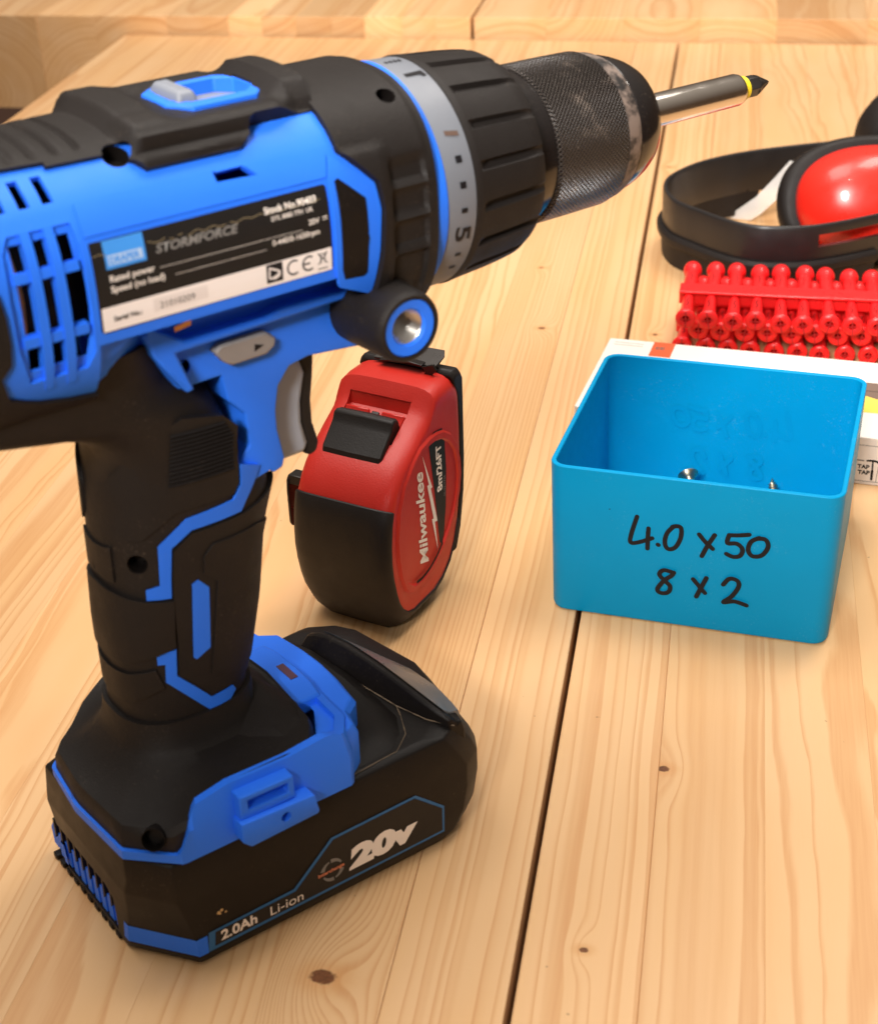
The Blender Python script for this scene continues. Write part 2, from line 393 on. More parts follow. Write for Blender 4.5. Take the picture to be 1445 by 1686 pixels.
# --- motor housing: shell with real vents
phis = [-90, -82, -74, -66, -58, -50, -42, -35, -28, -22, -19.6, -18, -14, -7, 0, 7, 14, 20, 25, 27, 33, 39, 41.5, 47, 55, 63, 72, 81]
phis = phis+[180-q for q in phis[::-1] if q > -90]
phis = [q for q in phis]+[]
seen = []
for q in phis:
    q = q if q < 269 else q-360
    if q not in seen: seen.append(q)
phis = sorted(seen)
if 270 in phis: phis.remove(270)
def hs_ring(s, shrink=0, tail=1):
    ring = []
    for q in phis:
        r = (28.0*tail-shrink)*SE(q); n = r*cos(rad(q)); z = r*sin(rad(q))
        if s > 11:
            qq = q if q <= 90 else 180-q
            if qq < -19:
                lim = lerp(qq, [-90, -60, -35, -19.6], [0, 12, 15.5, 16.5])-shrink*.6
                n = max(-lim, min(lim, n))
        ring.append(P(s, n, H+z))
    return ring
SS = [-26, -25, -22, -8, -4, 0, 5, 10, 11, 11.1, 16, 26, 40, 55, 70, 79.8, 80.2, 88]
outer_r = [hs_ring(s, 0, .90 if s == -26 or s > 80 else (.97 if s == -25 else 1)) for s in SS]
inner_r = [hs_ring(s, 1.3) for s in (-22, -8, 0, 10, 11, 26, 55, 78)]
v1, f1 = loft_vf(outer_r); v2, f2 = loft_vf(inner_r)
hb = bm_of(v1, f1); bmesh.ops.recalc_face_normals(hb, faces=hb.faces)
hi = bm_of(v2, f2); bmesh.ops.recalc_face_normals(hi, faces=hi.faces); bmesh.ops.reverse_faces(hi, faces=hi.faces)
tm = bpy.data.meshes.new('tmp'); hi.to_mesh(tm); hi.free(); hb.from_mesh(tm); bpy.data.meshes.remove(tm)     # hollow shell
housing = finish('motor_housing', hb, 'blue', drill, smooth=32, recalc=False)
def radial_cutter(poly, r0, r1, fn=body):
    rings = [[fn(u, v, r) for u, v in poly] for r in (r0, r1)]
    v, f = loft_vf(rings); return mk('cutter', v, f, 'blue', drill, smooth=0)
cuts = []
for side in (0, 1):
    def sd(poly): return mirror_phi(poly) if side else poly
    rows = ((31.2, 20.8), (15.6, -5.8), (-12.4, -22.5))
    for ca, cb in ((-4.0, -1.15), (.75, 3.85), (5.65, 8.7)):
        for k, (pa, pb) in enumerate(rows):
            if k == 1: poly = [(ca, pa), (cb, pa), (cb+.1, 5), (cb, pb), (ca, pb), (ca, 5)]
            else: poly = [(ca, pa), (cb, pa), (cb, pb), (ca, pb)]
            cuts.append(radial_cutter(sd(poly), -5, 3))
    for ca, cb in ((-9.5, -7.2), (-4.5, -2.2), (.6, 2.8), (5.5, 7.7)):
        cuts.append(radial_cutter(sd([(ca, 55.5), (cb, 55.5), (cb+.2, 43), (ca, 43)]), -5, 3))
    cuts.append(radial_cutter(sd([(42.2, 39.8), (49.4, 40.1), (51.8, 35.2), (42.4, 36.0)]), -5, 3))
    # shallow recess round the side vents
    fr = [(-5.6, 28), (-3.8, 34.2), (9.4, 34.2), (10.2, 20), (10.3, 0), (10.1, -20), (8.2, -27), (-4.3, -27), (-6.0, -10), (-6.2, 10)]
    fr2 = []
    for i in range(len(fr)):
        a, b = fr[i], fr[(i+1) % len(fr)]; fr2 += [a]
        if abs(a[1]-b[1]) > 12: fr2 += [(a[0]+(b[0]-a[0])*t, a[1]+(b[1]-a[1])*t) for t in (.33, .66)]
    cuts.append(radial_cutter(sd(fr2), -.75, 3))
cut(housing, cuts)
for side in (0, 1):
    for ca in (-.15, 4.75):
        poly = [(ca-1.0, -32), (ca+.9, -32), (ca+1.0, 0), (ca+.9, 34.5), (ca-1.0, 34.5)]
        patch('vent_rib', mirror_phi(poly) if side else poly, body, .15, 'blue', housing, du=3, dv=5, base=-2.6, bevel=.5)
    for pc in (18.2, -9.1):
        poly = [(-4.6, pc-2.1), (9.2, pc-2.1), (9.2, pc+2.1), (-4.6, pc+2.1)]
        patch('vent_bar', mirror_phi(poly) if side else poly, body, -.25, 'blue', housing, du=3, dv=5, base=-2.2, bevel=.2)
# what shows inside: motor can, magnets, brass brush card
mot = loft('motor', rings_axis([(-20, 16), (-18, 20), (28, 20), (30, 16)], 40, plc), 'shell', drill, smooth=40)
loft('winding', rings_axis([(-6.2, 18.5), (-5.6, 21.6), (-1.2, 21.6), (-.6, 18)], 40, plc, lambda t, r, a: r+.35*sin(9*a)), 'copper', mot)
loft('bearing_ring', rings_axis([(2.4, 19), (2.4, 20.6), (3.6, 20.6), (3.6, 19)], 40, plc), 'steel', mot)
rpan = patch('raised_panel', [(11.2, 27.4), (67.6, 27.6), (69, 37), (40, 40.6), (11.2, 40.4)], body, .35, 'blue', housing, du=4, dv=3)
rpan.modifiers.clear(); cut(rpan, [radial_cutter([(42.2, 40.2), (49.4, 40.4), (52.0, 35.0), (42.4, 35.8)], -1.5, 3)])
for sg in (0, 1):
    cap = [(-26.4, -92), (11.6, -92), (11.6, -46), (6, -43), (-2, -38), (-9.0, -31), (-10.4, -20), (-8.2, -15), (-7.7, -6), (-7.8, 5), (-8.4, 14), (-13, 30), (-18, 50), (-26.4, 58)]
    patch('rear_cap', mirror_phi(cap) if sg else cap, body, .8, 'rubber', drill, du=2, dv=4, bevel=.3)
# --- black rubber over the top, with the selector pad
top_half = [(-26, 64), (9.6, 60), (9.4, 57.5), (21.4, 57), (27.0, 51.2), (28.8, 46.4), (50.3, 46.4), (53.3, 50.4), (54.0, 54.6), (56.0, 57), (72.0, 57.3)]
top_poly = top_half+[(72.0, 122.7)]+[(u, 180-v) for u, v in top_half[::-1]]
seen = set(); top_poly = [p for p in top_poly if not (p in seen or seen.add(p))]
def ln(a, b, x): return min(1, max(0, (x-a)/(b-a)))
def top_off(s, phi):
    q = abs(90-phi); h = 0.0
    if s < 23.5:                                                   # grip ridges at the rear
        for g in (-15.5, -10.7, -5.9, -1.1, 3.7, 8.5, 13.3, 18.0): h -= 1.0*max(0, 1-abs(s-g)/1.0)*(1-ln(25, 28, q))
    h += 2.9*ln(25.2, 28.4, s)*(1-ln(35.5, 41.5, s))*(1-ln(21, 36, q))   # rear hump
    pad = ln(26.0, 29.0, s)*(1-ln(62, 68, s))                        # selector pad: squared shoulders
    h += pad*(2.7*ln(20, 29.5, q)*(1-ln(34.5, 37.5, q))+.25)
    h += pad*.9*(1-ln(41.5, 43, q))*ln(33, 36, q)
    h += 3.9*ln(62.5, 66.5, s)*(1-ln(73, 93, s))*(1-ln(20, 31, q))   # hump before the gearbox
    h -= .6*ln(64, 66, s)*(1-ln(72, 75, s))*ln(29, 30.5, q)*(1-ln(33, 34.5, q))
    return h
topc = patch('top_cover', top_poly, body, 1.05, 'rubber', drill, du=.7, dv=1.5, base=-.5, off=top_off, bevel=0, smooth=24)
# --- speed selector: blue frame + grey slider
zt = H+28.9
def stad(x0, x1, hw, ch): return [(x0, -hw+ch), (x0, hw-ch), (x0+ch, hw), (x1-ch, hw), (x1, hw-ch), (x1, -hw+ch), (x1-ch, -hw), (x0+ch, -hw)]
def flatz(a, b, t): return P(a, b, t)
of, inn = stad(42.0, 66.2, 9.9, 4.4), stad(44.4, 63.8, 7.1, 3.2)
for ob in (housing, topc):
    cut(ob, [prism('cutter', stad(44.2, 64.0, 7.3, 3.2), flatz, zt-6, zt+9, 'blue', drill)])
def ftop(a, b): return zt+1.25-.045*abs(b)
vv = [flatz(a, b, ftop(a, b)) for a, b in of]+[flatz(a, b, ftop(a, b)+.15) for a, b in inn]+[flatz(a, b, zt-4) for a, b in of]+[flatz(a, b, zt-4.2) for a, b in inn]
ff = []
for i in range(8):
    j = (i+1) % 8; ff += [(i, j, 8+j, 8+i), (i, 16+i, 16+j, j), (8+i, 8+j, 24+j, 24+i)]
frame = mk('selector_frame', vv, ff, 'blue', drill, bevel=.4, smooth=35)
prism('slider_plate', stad(44.3, 63.9, 7.2, 3.1), flatz, zt-4.2, zt-2.2, 'grey', frame)
knob = loft('slider_knob', [[P(47.0+dx, n, z) for dx, n in ((-w, -h), (w, -h), (w, h), (-w, h))] for w, h, z in ((2.6, 6.8, zt-2.2), (2.4, 6.6, zt+1.6), (1.7, 5.6, zt+3.2))], 'grey', frame, bevel=.8, seg=3)
# --- gearbox collar (black)
cr = [(71.2, 59), (71.5, 36.5), (79.3, 21.1), (80.2, 9.3), (79.4, -9.3), (77.4, -33), (77, -60), (77, -90)]
crpoly = cr+[(95.2, -90)]+[(95.2, 270)]+[(77, 270)]+[(u, 180-v) for u, v in cr[::-1] if v > -90]
def col_off(s, phi):
    q = phi if phi <= 90 else 180-phi
    h = .25*sst(-10, 60, q)
    # ledge and recessed pocket with ribs on the side
    rec = sst(82.2, 84.0, s)*(1-sst(92.0, 93.4, s))*sst(-38, -34, q)*(1-sst(25, 29, q))
    h -= 1.5*rec
    for g in (16.5, 2.2, -13.2): h += 1.5*rec*max(0, 1-abs(q-g)/3.0)
    h += .9*(1-ln(33.5, 35.5, q))*sst(-45, -38, q)*(1-ln(80.5, 84, s))
    h -= .5*sst(92.8, 93.8, s)
    return h
collar = patch('gearbox_collar', crpoly, body, 1.15, 'rubber', drill, du=.8, dv=2, base=-1.5, off=col_off, bevel=0, smooth=26)
# blue rim and rubber inset on the flank
rim_out = [(69.2, 35.5), (79.0, 20.6), (79.9, 9.3), (79.1, -9.3), (77.4, -30), (68.6, -22), (67.6, -13), (67.8, 27)]
patch('flank_rim', rim_out, body, .75, 'blue', housing, du=2.5, dv=4)
patch('flank_inset', [(69.0, 25.4), (69.9, 26.2), (76.0, 15.8), (76.1, 2), (75.6, -17.8), (74.6, -19), (69.7, -18.2), (69.1, -13.8), (69.2, 9.7)], body, .95, 'shell', housing, du=2, dv=3,
      off=lambda s, q: .35*max(max(0, 1-abs(q-10.5)/1.6), max(0, 1-abs(q+2)/1.6)) if s > 70.5 else 0, bevel=.25)
# --- lower blue housing under the motor
lh = [(24, 168), (25.0, 158), (27.2, 156), (33.2, 146.4), (43.9, 146.8), (44.9, 140), (48.9, 135.8), (49.3, 127.3), (45.7, 123.6), (45.6, 118.4), (47.8, 117.5), (54.3, 119.2),
      (55, 118.2), (57.6, 119.0), (58.3, 121.4), (57.0, 129), (57.0, 134), (58.2, 140), (61.5, 144.0), (66.7, 145), (81.0, 143.6), (82, 147), (82, 168)]
def side(a, b, t): return P(a, t, b)
def prism2(name, poly, hw, mat, parent=None, edge=1.2, inset=.05, **kw):
    """symmetric slab across the drill's centre plane with chamfered flanks"""
    ca = sum(p[0] for p in poly)/len(poly); cb = sum(p[1] for p in poly)/len(poly)
    return loft(name, [[P(a, -hw, b) for a, b in poly], [P(a, hw, b) for a, b in poly]], mat, parent, **kw)
lower = prism2('handle_housing', lh, 15.0, 'blue', drill, bevel=1.1, seg=3, smooth=30)
for sg in (1, -1):
    def sp3(a, b, t, sg=sg): return P(a, sg*t, b)
    prism('side_ledge', [(24.2, 163.4), (26.2, 157.6), (33, 147.2), (35, 147.6), (31.5, 157.2), (78.6, 158.4), (78.6, 160.6), (58, 160.8), (54, 159.6), (34, 159.4), (26, 165)], sp3, 11, 19.4, 'blue', lower, bevel=.7)
    prism('side_fin', [(24.2, 168.5), (37, 163.6), (60, 165), (78, 164.6), (78.5, 166.6), (24, 169.4)], sp3, 11, 17.4, 'blue', lower, bevel=.5)
    prism('lock_slot', [(51.4, 164.6), (61.4, 164.6), (60.7, 163.2), (51.7, 163.2)], sp3, 13, 17.0, 'ink_black', lower)
    sw = prism('direction_switch', [(41.1, 153.9), (42.9, 155.3), (55.1, 155.3), (57.8, 153.2), (57.4, 151.2), (54.9, 149.6), (45.4, 149.4), (43.5, 150.6)], sp3, 10, 17.4, 'switch', drill, taper=.07, bevel=.5)
    mk('arrow', [P(51.6, sg*17.5, 153.2), P(51.4, sg*17.5, 151.4), P(54.0, sg*17.5, 152.4)], [(0, 1, 2)], 'ink_black', sw, smooth=0)
mk('brush_mark', [P(32.8, 16.75, 162.2), P(37.2, 16.75, 163.0), P(36.8, 16.75, 161.6), P(32.9, 16.75, 161.0)], [(0, 1, 2, 3)], 'copper', lower, smooth=0)
# --- trigger
trg = prism2('trigger', [(56, 142), (67.4, 143), (69.0, 138), (67.4, 131), (67.2, 125.5), (68.4, 119.6), (67.6, 117.2), (56, 117.0)], 9.2, 'trigger_grey', drill, bevel=1.4, seg=3)
prism2('trigger_pad', [(67.0, 143.5), (72.6, 143.5), (71.8, 136), (70.8, 130), (70.8, 124), (72.2, 118.4), (71.6, 115.8), (69.2, 115.0), (67.4, 116.8), (68.2, 119.6), (67.0, 125.5), (67.2, 131), (68.6, 138)], 8.2, 'rubber', trg, bevel=1.4, seg=3)
# --- grip
gz = [55, 64, 84, 100, 112, 130, 145]
def gc(z): return lerp(z, gz, [29.8, 30.2, 32.7, 34.4, 36.5, 40, 44])
def gA(z): return lerp(z, gz, [17.2, 16.9, 19.6, 20.4, 22.2, 25, 30])
def gB(z): return lerp(z, gz, [15.2, 15.2, 15.2, 15.5, 16.2, 17, 18.5])
def SG(phi, p=2.5):
    c, s = abs(cos(rad(phi))), abs(sin(rad(phi))); return (c**p+s**p)**(-1/p)
def grip(phi, z, off):
    k = SG(phi); return P(gc(z)+(gA(z)+off)*k*cos(rad(phi)), (gB(z)+off)*k*sin(rad(phi)), z)
NG = 56
def ering(c, A, B, z, p=2.5):
    return [P(c+A*SG(360*j/NG, p)*cos(2*pi*j/NG), B*SG(360*j/NG, p)*sin(2*pi*j/NG), z) for j in range(NG)]
gr = [ering(gc(z), gA(z), gB(z), z) for z in (50, 55, 60, 64, 70, 76, 84, 92, 100, 106, 112)]
gr += [ering(c_, A_, B_, z_) for c_, A_, B_, z_ in ((36.2, 21.5, 16.4, 118), (34.0, 18.5, 16.6, 124), (32.6, 16.6, 16.8, 130), (31.0, 16.5, 17.1, 134.5), (27.5, 18.5, 17.3, 139), (22, 23, 17.6, 142.2), (12, 30, 18, 145), (6, 33, 18.6, 147), (2, 34, 19.2, 149.5), (2, 34, 19.8, 153), (2, 35, 20.5, 160))]
gripo = loft('grip', gr, 'rubber', drill, smooth=50)
# raised rubber panels and blue inlays
def gp(name, poly, th, mat, par=None, **kw): return patch(name, poly, grip, th, mat, par or gripo, du=5, dv=2.5, base=-1.2, **kw)
stripe = [(75, 124.6), (72.5, 119.4), (75.9, 115.9), (106.8, 115.1), (122.9, 109.5), (121.8, 98.9), (131.0, 98.1), (130.7, 95.4), (114.5, 95.0), (114.6, 108.3), (102.9, 111.8), (69.0, 111.9), (62.5, 117.9), (60, 122)]
lowstr = [(126.4, 80.3), (112.7, 80.6), (113.1, 73.2), (83.7, 63.7), (62.7, 63.9), (59.7, 62.2), (66.9, 60.3), (86.9, 60.5), (121.4, 72.1), (121.0, 77.1), (126.2, 77.2)]
def mir(poly): return [(360-u, v) for u, v in poly][::-1]
for m_ in (0, 1):
    q = mir if m_ else (lambda a: a)
    gp('blue_inlay', q(stripe), .4, 'blue', bevel=.2)
    gp('blue_inlay', q(lowstr), .4, 'blue', bevel=.2)
    fp = gp('front_panel', q([(22, 114), (45, 112.4), (66, 111.2), (103, 111.0), (113.4, 107.6), (113.2, 94), (111, 82), (111.4, 73.6), (83.6, 64.9), (62, 65), (24, 64)]), .7, 'rubber', bevel=.4)
    gp('blue_window', q([(101.1, 97.5), (96.9, 98.2), (89.2, 95.2), (87.6, 78.5), (98.2, 76.6), (100.7, 77.4)]), .95, 'blue', fp, bevel=.15)
    gp('palm_pad', q([(26, 103), (55, 106.5), (88, 106.6), (94, 104), (93, 99.5), (83, 96), (86, 71), (60, 68), (30, 68)]), 1.15, 'rubber', fp, bevel=.35)
    gp('side_panel', q([(77.4, 126), (74.6, 120), (77, 117.6), (112.5, 117.4), (131.8, 111.6), (157, 111.0), (166, 114), (166, 122), (122, 138.5), (112, 141), (92, 139), (82, 135)]), .55, 'rubber', bevel=.4)
    tx = []
    bmv, bmf = [], []
    for k in range(13):
        z0 = 124.6+k*1.04; a0, a1 = 80.0+k*.45, 117.0
        if z0 > 133: a0 += (z0-133)*1.2
        n_ = 7; b0 = len(bmv)
        for i in range(n_+1):
            a_ = a0+(a1-a0)*i/n_; a_ = 360-a_ if m_ else a_
            bmv += [grip(a_, z0-.42, .5), grip(a_, z0+.05, 1.25), grip(a_, z0+.42, .5)]
        for i in range(n_):
            c0 = b0+3*i; bmf += [(c0, c0+3, c0+4, c0+1), (c0+1, c0+4, c0+5, c0+2)]
    mk('grip_texture', bmv, bmf, 'rubber', gripo, smooth=0)
band = [(113.0, 94.4), (113.0, 81.6), (128, 79.8), (150, 78.0), (180, 77.4), (210, 78.0), (232, 79.8), (247.0, 81.6), (247.0, 94.4), (230, 95.2), (205, 97.0), (180, 97.6), (155, 97.0), (130, 95.2)]
gp('palm_band', band, 1.0, 'rubber', bevel=.6)
gp('palm_band', [(127.5, 76.0), (150, 74.4), (180, 73.8), (210, 74.4), (232.5, 76.0), (238, 70.6), (210, 66), (180, 65), (150, 66), (122, 70.6)], .7, 'rubber', bevel=.5)
gp('palm_band', [(156, 109.0), (168, 108.4), (180, 108), (192, 108.4), (204, 109.0), (205, 99.4), (192, 99.7), (180, 99.8), (168, 99.7), (155, 99.4)], .6, 'rubber', bevel=.4)
# --- foot
def octa(s0, s1, hw, ch, bow=1.5):
    far = hw-6.5                                                   # the heel is cut back further on its inner side
    return [(s0-bow, 2), (s0, hw-ch), (s0+ch, hw), (s1-6, hw), (s1, hw-9), (s1+2, 0), (s1, -hw+12), (s1-6, -hw+4), (s0+26, -far), (s0+13, -far+2.5), (s0+.4, -15.5)]
def polar(poly, cs, n_=NG):
    """resample a polygon at NG angles about (cs, 0)"""
    out = []
    for j in range(n_):
        a = 2*pi*j/n_; d = Vector((cos(a), sin(a))); best = None
        for i in range(len(poly)):
            p, q = Vector(poly[i]), Vector(poly[(i+1) % len(poly)]); p = p-Vector((cs, 0)); q = q-Vector((cs, 0)); e = q-p
            den = d.x*e.y-d.y*e.x
            if abs(den) < 1e-9: continue
            t = (p.x*e.y-p.y*e.x)/den; w = (p.x*d.y-p.y*d.x)/den
            if t > 0 and -1e-6 <= w <= 1+1e-6: best = t if best is None else max(best, t)
        out.append((cs+d.x*best, d.y*best))
    return out
base_o = polar(octa(-.2, 54.5, 35.2, 10.6), 30)
def wallz(s): return 43.6+8.2*sst(6, 26, s)
fr_ = [[P(s, n, 36.6) for s, n in base_o], [P(s+(30-s)*.015, n*.985, wallz(s)-1) for s, n in base_o]]
e55 = [( -q[1], q[0]) for q in ering(30, 17.5, 15.5, 0)]
el = [(q[0], -q[1]) for q in ering(30, 18.2, 16.2, 0)]
for t, zf in ((.09, lambda s: wallz(s)+.7), (.16, lambda s: wallz(s)*.9+5.4), (.40, lambda s: wallz(s)*.72+52*.28), (.68, lambda s: wallz(s)*.35+52*.65), (.86, lambda s: 52.0), (.95, lambda s: 54.2), (1.0, lambda s: 60.5)):
    fr_.append([P(s+(es-s)*t, n+(en-n)*t, zf(s)) for (s, n), (es, en) in zip(base_o, el)])
foot = loft('foot', fr_, 'rubber', drill, smooth=20)
def hole(o, at, d, r, depth, par, screw=True):
    """round screw well: boolean through the shell, then its wall and floor"""
    d = Vector(d).normalized(); at = Vector(at); a1 = d.orthogonal().normalized(); a2 = d.cross(a1)
    pl = lambda t, rr, a: tuple(at+d*t+(a1*cos(a)+a2*sin(a))*rr)
    v, f = loft_vf(rings_axis([(-depth, r), (6, r)], 28, pl)); c_ = mk('cutter', v, f, 'blue', drill, smooth=0)
    for ob in o[:-1] if isinstance(o, list) else []:
        v, f = loft_vf(rings_axis([(-depth, r), (6, r)], 28, pl)); cut(ob, [mk('cutter', v, f, 'blue', drill, smooth=0)])
    cut(o[-1] if isinstance(o, list) else o, [c_])
    w = loft('screw_recess', rings_axis([(-.6, r+.02), (-.6, r-.12), (-depth, r-.12), (-depth, r-1.0), (-depth+.8, r-1.1), (-depth+.8, .2)], 28, pl), 'shell', par, cap0=False)
    return w
cut_top = lambda: None
# screw wells
d_ = Vector(P(0, cos(rad(57)), sin(rad(57))))
hole([collar], body(89.4, 55, 1.4), Vector(P(-.1, cos(rad(50)), sin(rad(50)))), 2.3, 4.2, collar)
hole([housing, topc], body(24.4, 56.5, .6), d_, 2.9, 4.5, topc)
hole([foot], P(4.6, 31.6, 43.2), Vector(P(-.62, .72, .32)), 2.9, 4.5, foot)
hole([lower], P(34.6, 15.0, 151.6), P(0, 1, 0), 1.9, 4, lower)
hole([gripo], grip(136, 105, .2), Vector(P(-.62, .78, 0)), 2.5, 5, gripo)
# seam down the back of the foot
ribbon('seam', [[(36.8, .0), (40, .0), (43.0, .0)]], .35, lambda a, b: P(-1.85 if a < 42 else -1.7, b+0, a), 'ink_black', foot)
# blue base band, rising along the flanks into the latch housing
bo = polar(octa(-.9, 64.5, 36.0, 10.9), 30)
def bandz(s, n):
    if s < 9.5 or n < -14: return 38.7
    return lerp(s, [9.5, 14.2, 24, 42, 54, 66], [39.2, 50.6, 52.4, 52.2, 53.4, 49])
rr_ = [[P(s, n, 36.2) for s, n in bo], [P(s, n, min(bandz(s, n), 44)) for s, n in bo], [P(s+(30-s)*.07, n*.93, bandz(s, n)) for s, n in bo], [P(s+(30-s)*.16, n*.84, bandz(s, n)-.4) for s, n in bo], [P(s+(30-s)*.2, n*.80, 37) for s, n in bo]]
# finer sampling so the step at the flank is crisp
NB = 220
bo = polar(octa(-.9, 64.5, 36.0, 10.9), 30, NB)
def keep(s, n): return True
rr_ = [[P(s, n, 36.2) for s, n in bo], [P(s, n, min(bandz(s, n), 45)) for s, n in bo], [P(s+(30-s)*.04, n*.955, bandz(s, n)) for s, n in bo], [P(s+(30-s)*.10, n*.90, bandz(s, n)+.3) for s, n in bo], [P(s+(30-s)*.14, n*.86, 37) for s, n in bo]]
bb = loft('base_band', rr_, 'blue', drill, smooth=28, cap0=False, cap1=False)
outer_l = [(59.5, 33.5), (64.4, 30.2), (66.6, 22.5), (71.0, 19.2), (72.6, 8), (73, 0), (72.6, -8), (71.0, -19.2), (66.6, -22.5), (64.4, -30.2), (59.5, -33.5), (54, -34), (54.5, -28), (60, -18), (61.5, -8), (61.5, 8), (60, 18), (54.5, 28), (54, 34)]
lt = loft('latch_housing', [[P(a, b, 36.2) for a, b in outer_l], [P(a, b, 46.4) for a, b in outer_l], [P(a-1.2, b*.97, 48.2+(1.5 if abs(b) > 24 else 0)) for a, b in outer_l]], 'blue', drill, smooth=28, bevel=.5)
latch_in = [(50, -15), (64, -15), (65.4, -9), (65.6, 0), (65.4, 9), (64, 15), (50, 15)]
li = loft('latch_bridge', [[P(a, b, 46) for a, b in latch_in], [P(a-1.0, b*.96, 50.2) for a, b in latch_in]], 'blue', lt, bevel=.7)
box('light_window', 60.2, 62.4, -4.6, 3.0, 50.1, 50.45, plastic('lamp_window', (.09, .035, .06), .2), li, smooth=0, bevel=.1)
sdl = [(30, -27), (46, -27), (52, -21), (54.6, -14), (54.8, -8), (55.6, 0), (55.0, 7), (56.2, 10), (56.4, 17), (53.4, 26), (46, 29), (30, 29)]
sdz = lambda a: -4.5*max(0, (46-a)/16)
saddle = loft('foot_saddle', [[P(a, b, 40) for a, b in sdl], [P(30+(a-30)*.96, b*.93, 51.6+sdz(a)) for a, b in sdl], [P(30+(a-30)*.86, b*.72, 53.8+sdz(a)) for a, b in sdl], [P(33+(a-30)*.62, b*.36, 56.0+sdz(a)*.6) for a, b in sdl]], 'rubber', foot, bevel=.7, smooth=22)
for sg in (1,):
    def sp3(a, b, t, sg=sg): return P(a, sg*t, b)
    clip = prism('clip_mount', [(24, 43.6), (44.6, 42.6), (45.7, 37.0), (45.2, 36.4), (26.2, 35.8), (24, 38)], sp3, 33.5, 40.2, 'blue', bb, bevel=.7)
    c1 = loft('cutter', rings_axis([(36, 1.35), (44, 1.35)], 24, lambda t, r, a, sg=sg: P(36.2+r*cos(a), sg*t, 40.0+r*sin(a))), 'blue', drill); cut(clip, [c1])
    br = prism('clip_bracket', [(24.8, 50.4), (40.2, 50.0), (40.4, 43.0), (24.6, 43.2)], sp3, 32.5, 38.6, 'blue', bb, taper=.03)
    c1 = prism('cutter', [(27.2, 48.6), (38.4, 48.4), (38.4, 45.4), (27.2, 45.6)], sp3, 34, 44, 'blue', drill); cut(br, [c1])
    m_ = br.modifiers.new('edge', 'BEVEL'); m_.width = .4*U; m_.segments = 2; m_.limit_method = 'ANGLE'; m_.angle_limit = rad(40)
# --- auxiliary handle boss
loft('collar_skirt', [[P(a, b, z) for a, b in ((78.4, -hw), (91.5, -hw), (93.2, 0), (91.5, hw), (78.4, hw))] for hw, z in ((25.5, 165), (25, 158), (23, 151.5), (17, 147.6))], 'rubber', drill, bevel=1.6, seg=3)
for sg in (1, -1):
    pb = lambda t, r, a, sg=sg: P(81.2+r*cos(a)+.06*(36-t), sg*t, 155.0+r*sin(a)-.05*(36-t))
    bo_ = loft('handle_boss', rings_axis([(10, 9.5), (26, 8.9), (34, 8.5), (35.6, 8.1), (36.2, 7.6), (36.2, 6.9), (33, 6.9)], 48, pb), 'rubber', drill, cap1=False)
    loft('boss_ring', rings_axis([(33, 6.95), (35.5, 6.9), (35.8, 6.6), (35.5, 4.6), (34.9, 4.1), (28, 4.1)], 48, pb), 'blue', bo_, cap0=False, cap1=False)
    pr_ = [(34.6, 4.15)]
    for k in range(11): pr_ += [(34.3-k*.9, 3.95), (34.0-k*.9, 3.45)]
    pr_ += [(23, 3.3), (23, .1)]
    loft('threaded_insert', rings_axis(pr_, 40, pb), 'steel', bo_, cap0=False)
# --- torque ring and collars
loft('accent_ring', rings_axis([(93, 26), (94.4, 28.2), (98.4, 28.0), (98.9, 27.6), (98.9, 26)], 96, plc), 'blue', drill, smooth=30)
ringo = loft('scale_ring', rings_axis([(98, 26), (98.9, 27.5), (99.4, 27.7), (106.9, 27.4), (107.3, 27.0), (107.3, 25)], 96, plc), 'ringgrey', drill, smooth=30)
def cyl(R): return lambda s, phi: P(s, R*cos(rad(phi)), H+R*sin(rad(phi)))
def ring_text(body, s_mid, phi, size, **kw):
    # the figures' tops point along the axis towards the chuck or round the ring as printed
    pass
cy = cyl(27.72); deg = 57.3/27.7
def cyp(pts): return [cy(a, b) for a, b in pts]
mk('numeral', cyp([(100.9, 72.6), (105.9, 72.9), (106.2, 68.6), (105.2, 68.4), (104.7, 70.0), (100.9, 69.8)]), [(0, 1, 4, 5), (1, 2, 3, 4)], 'ink_black', ringo, smooth=0)
text('numeral', '5', 6.2, lambda a, b: cy(101.2+b*.95, -15.0-a*deg), 'ink_black', ringo, bold=.02, align='CENTER', sx=1.5)
def ring_bar(s0, s1, p0, p1, mat='ink_black'):
    mk('mark', [cy(s0, p0), cy(s1, p0-(1.2 if s1-s0 > 2 else 0)), cy(s1, p1-(1.2 if s1-s0 > 2 else 0)), cy(s0, p1)], [(0, 1, 2, 3)], mat, ringo, smooth=0)
ring_bar(101.6, 105.2, 36.0, 33.6, plastic('ink_brown', (.10, .06, .045), .5))
for q, h_ in ((21.8, 3.4), (9.6, 3.2), (-2.6, 2.4), (-27.5, 2.0), (-37, 2)): ring_bar(102.4, 104.1, q+h_/2, q-h_/2)
for k in range(4): ring_bar(100.8+k*1.2, 101.5+k*1.2, 89, 86)
def tq(t, r, a):
    if t < 109.2: return r
    k = (a*180/pi-16) % 20.0; d = min(k, 20-k)
    lip = 1-sst(124, 129.5, t)
    return r-1.35*(1-sst(1.1, 2.6, d))*sst(109.2, 111, t)*(lip*.75+.25)
loft('torque_collar', rings_axis([(106.8, 25), (107.2, 27.4), (108.4, 27.7), (109.2, 27.6), (111, 27.4), (115, 27.1), (120, 26.7), (124.5, 26.2), (127.5, 25.7), (129.6, 24.6), (130.4, 23), (130.4, 17)], 270, plc, tq), 'rubber', drill, smooth=33)
loft('chuck_ring', rings_axis([(128, 17), (130, 20.4), (134, 20.2), (136.5, 19.6), (138.2, 19.3), (138.4, 18)], 96, plc), 'black_gloss', drill, smooth=30)
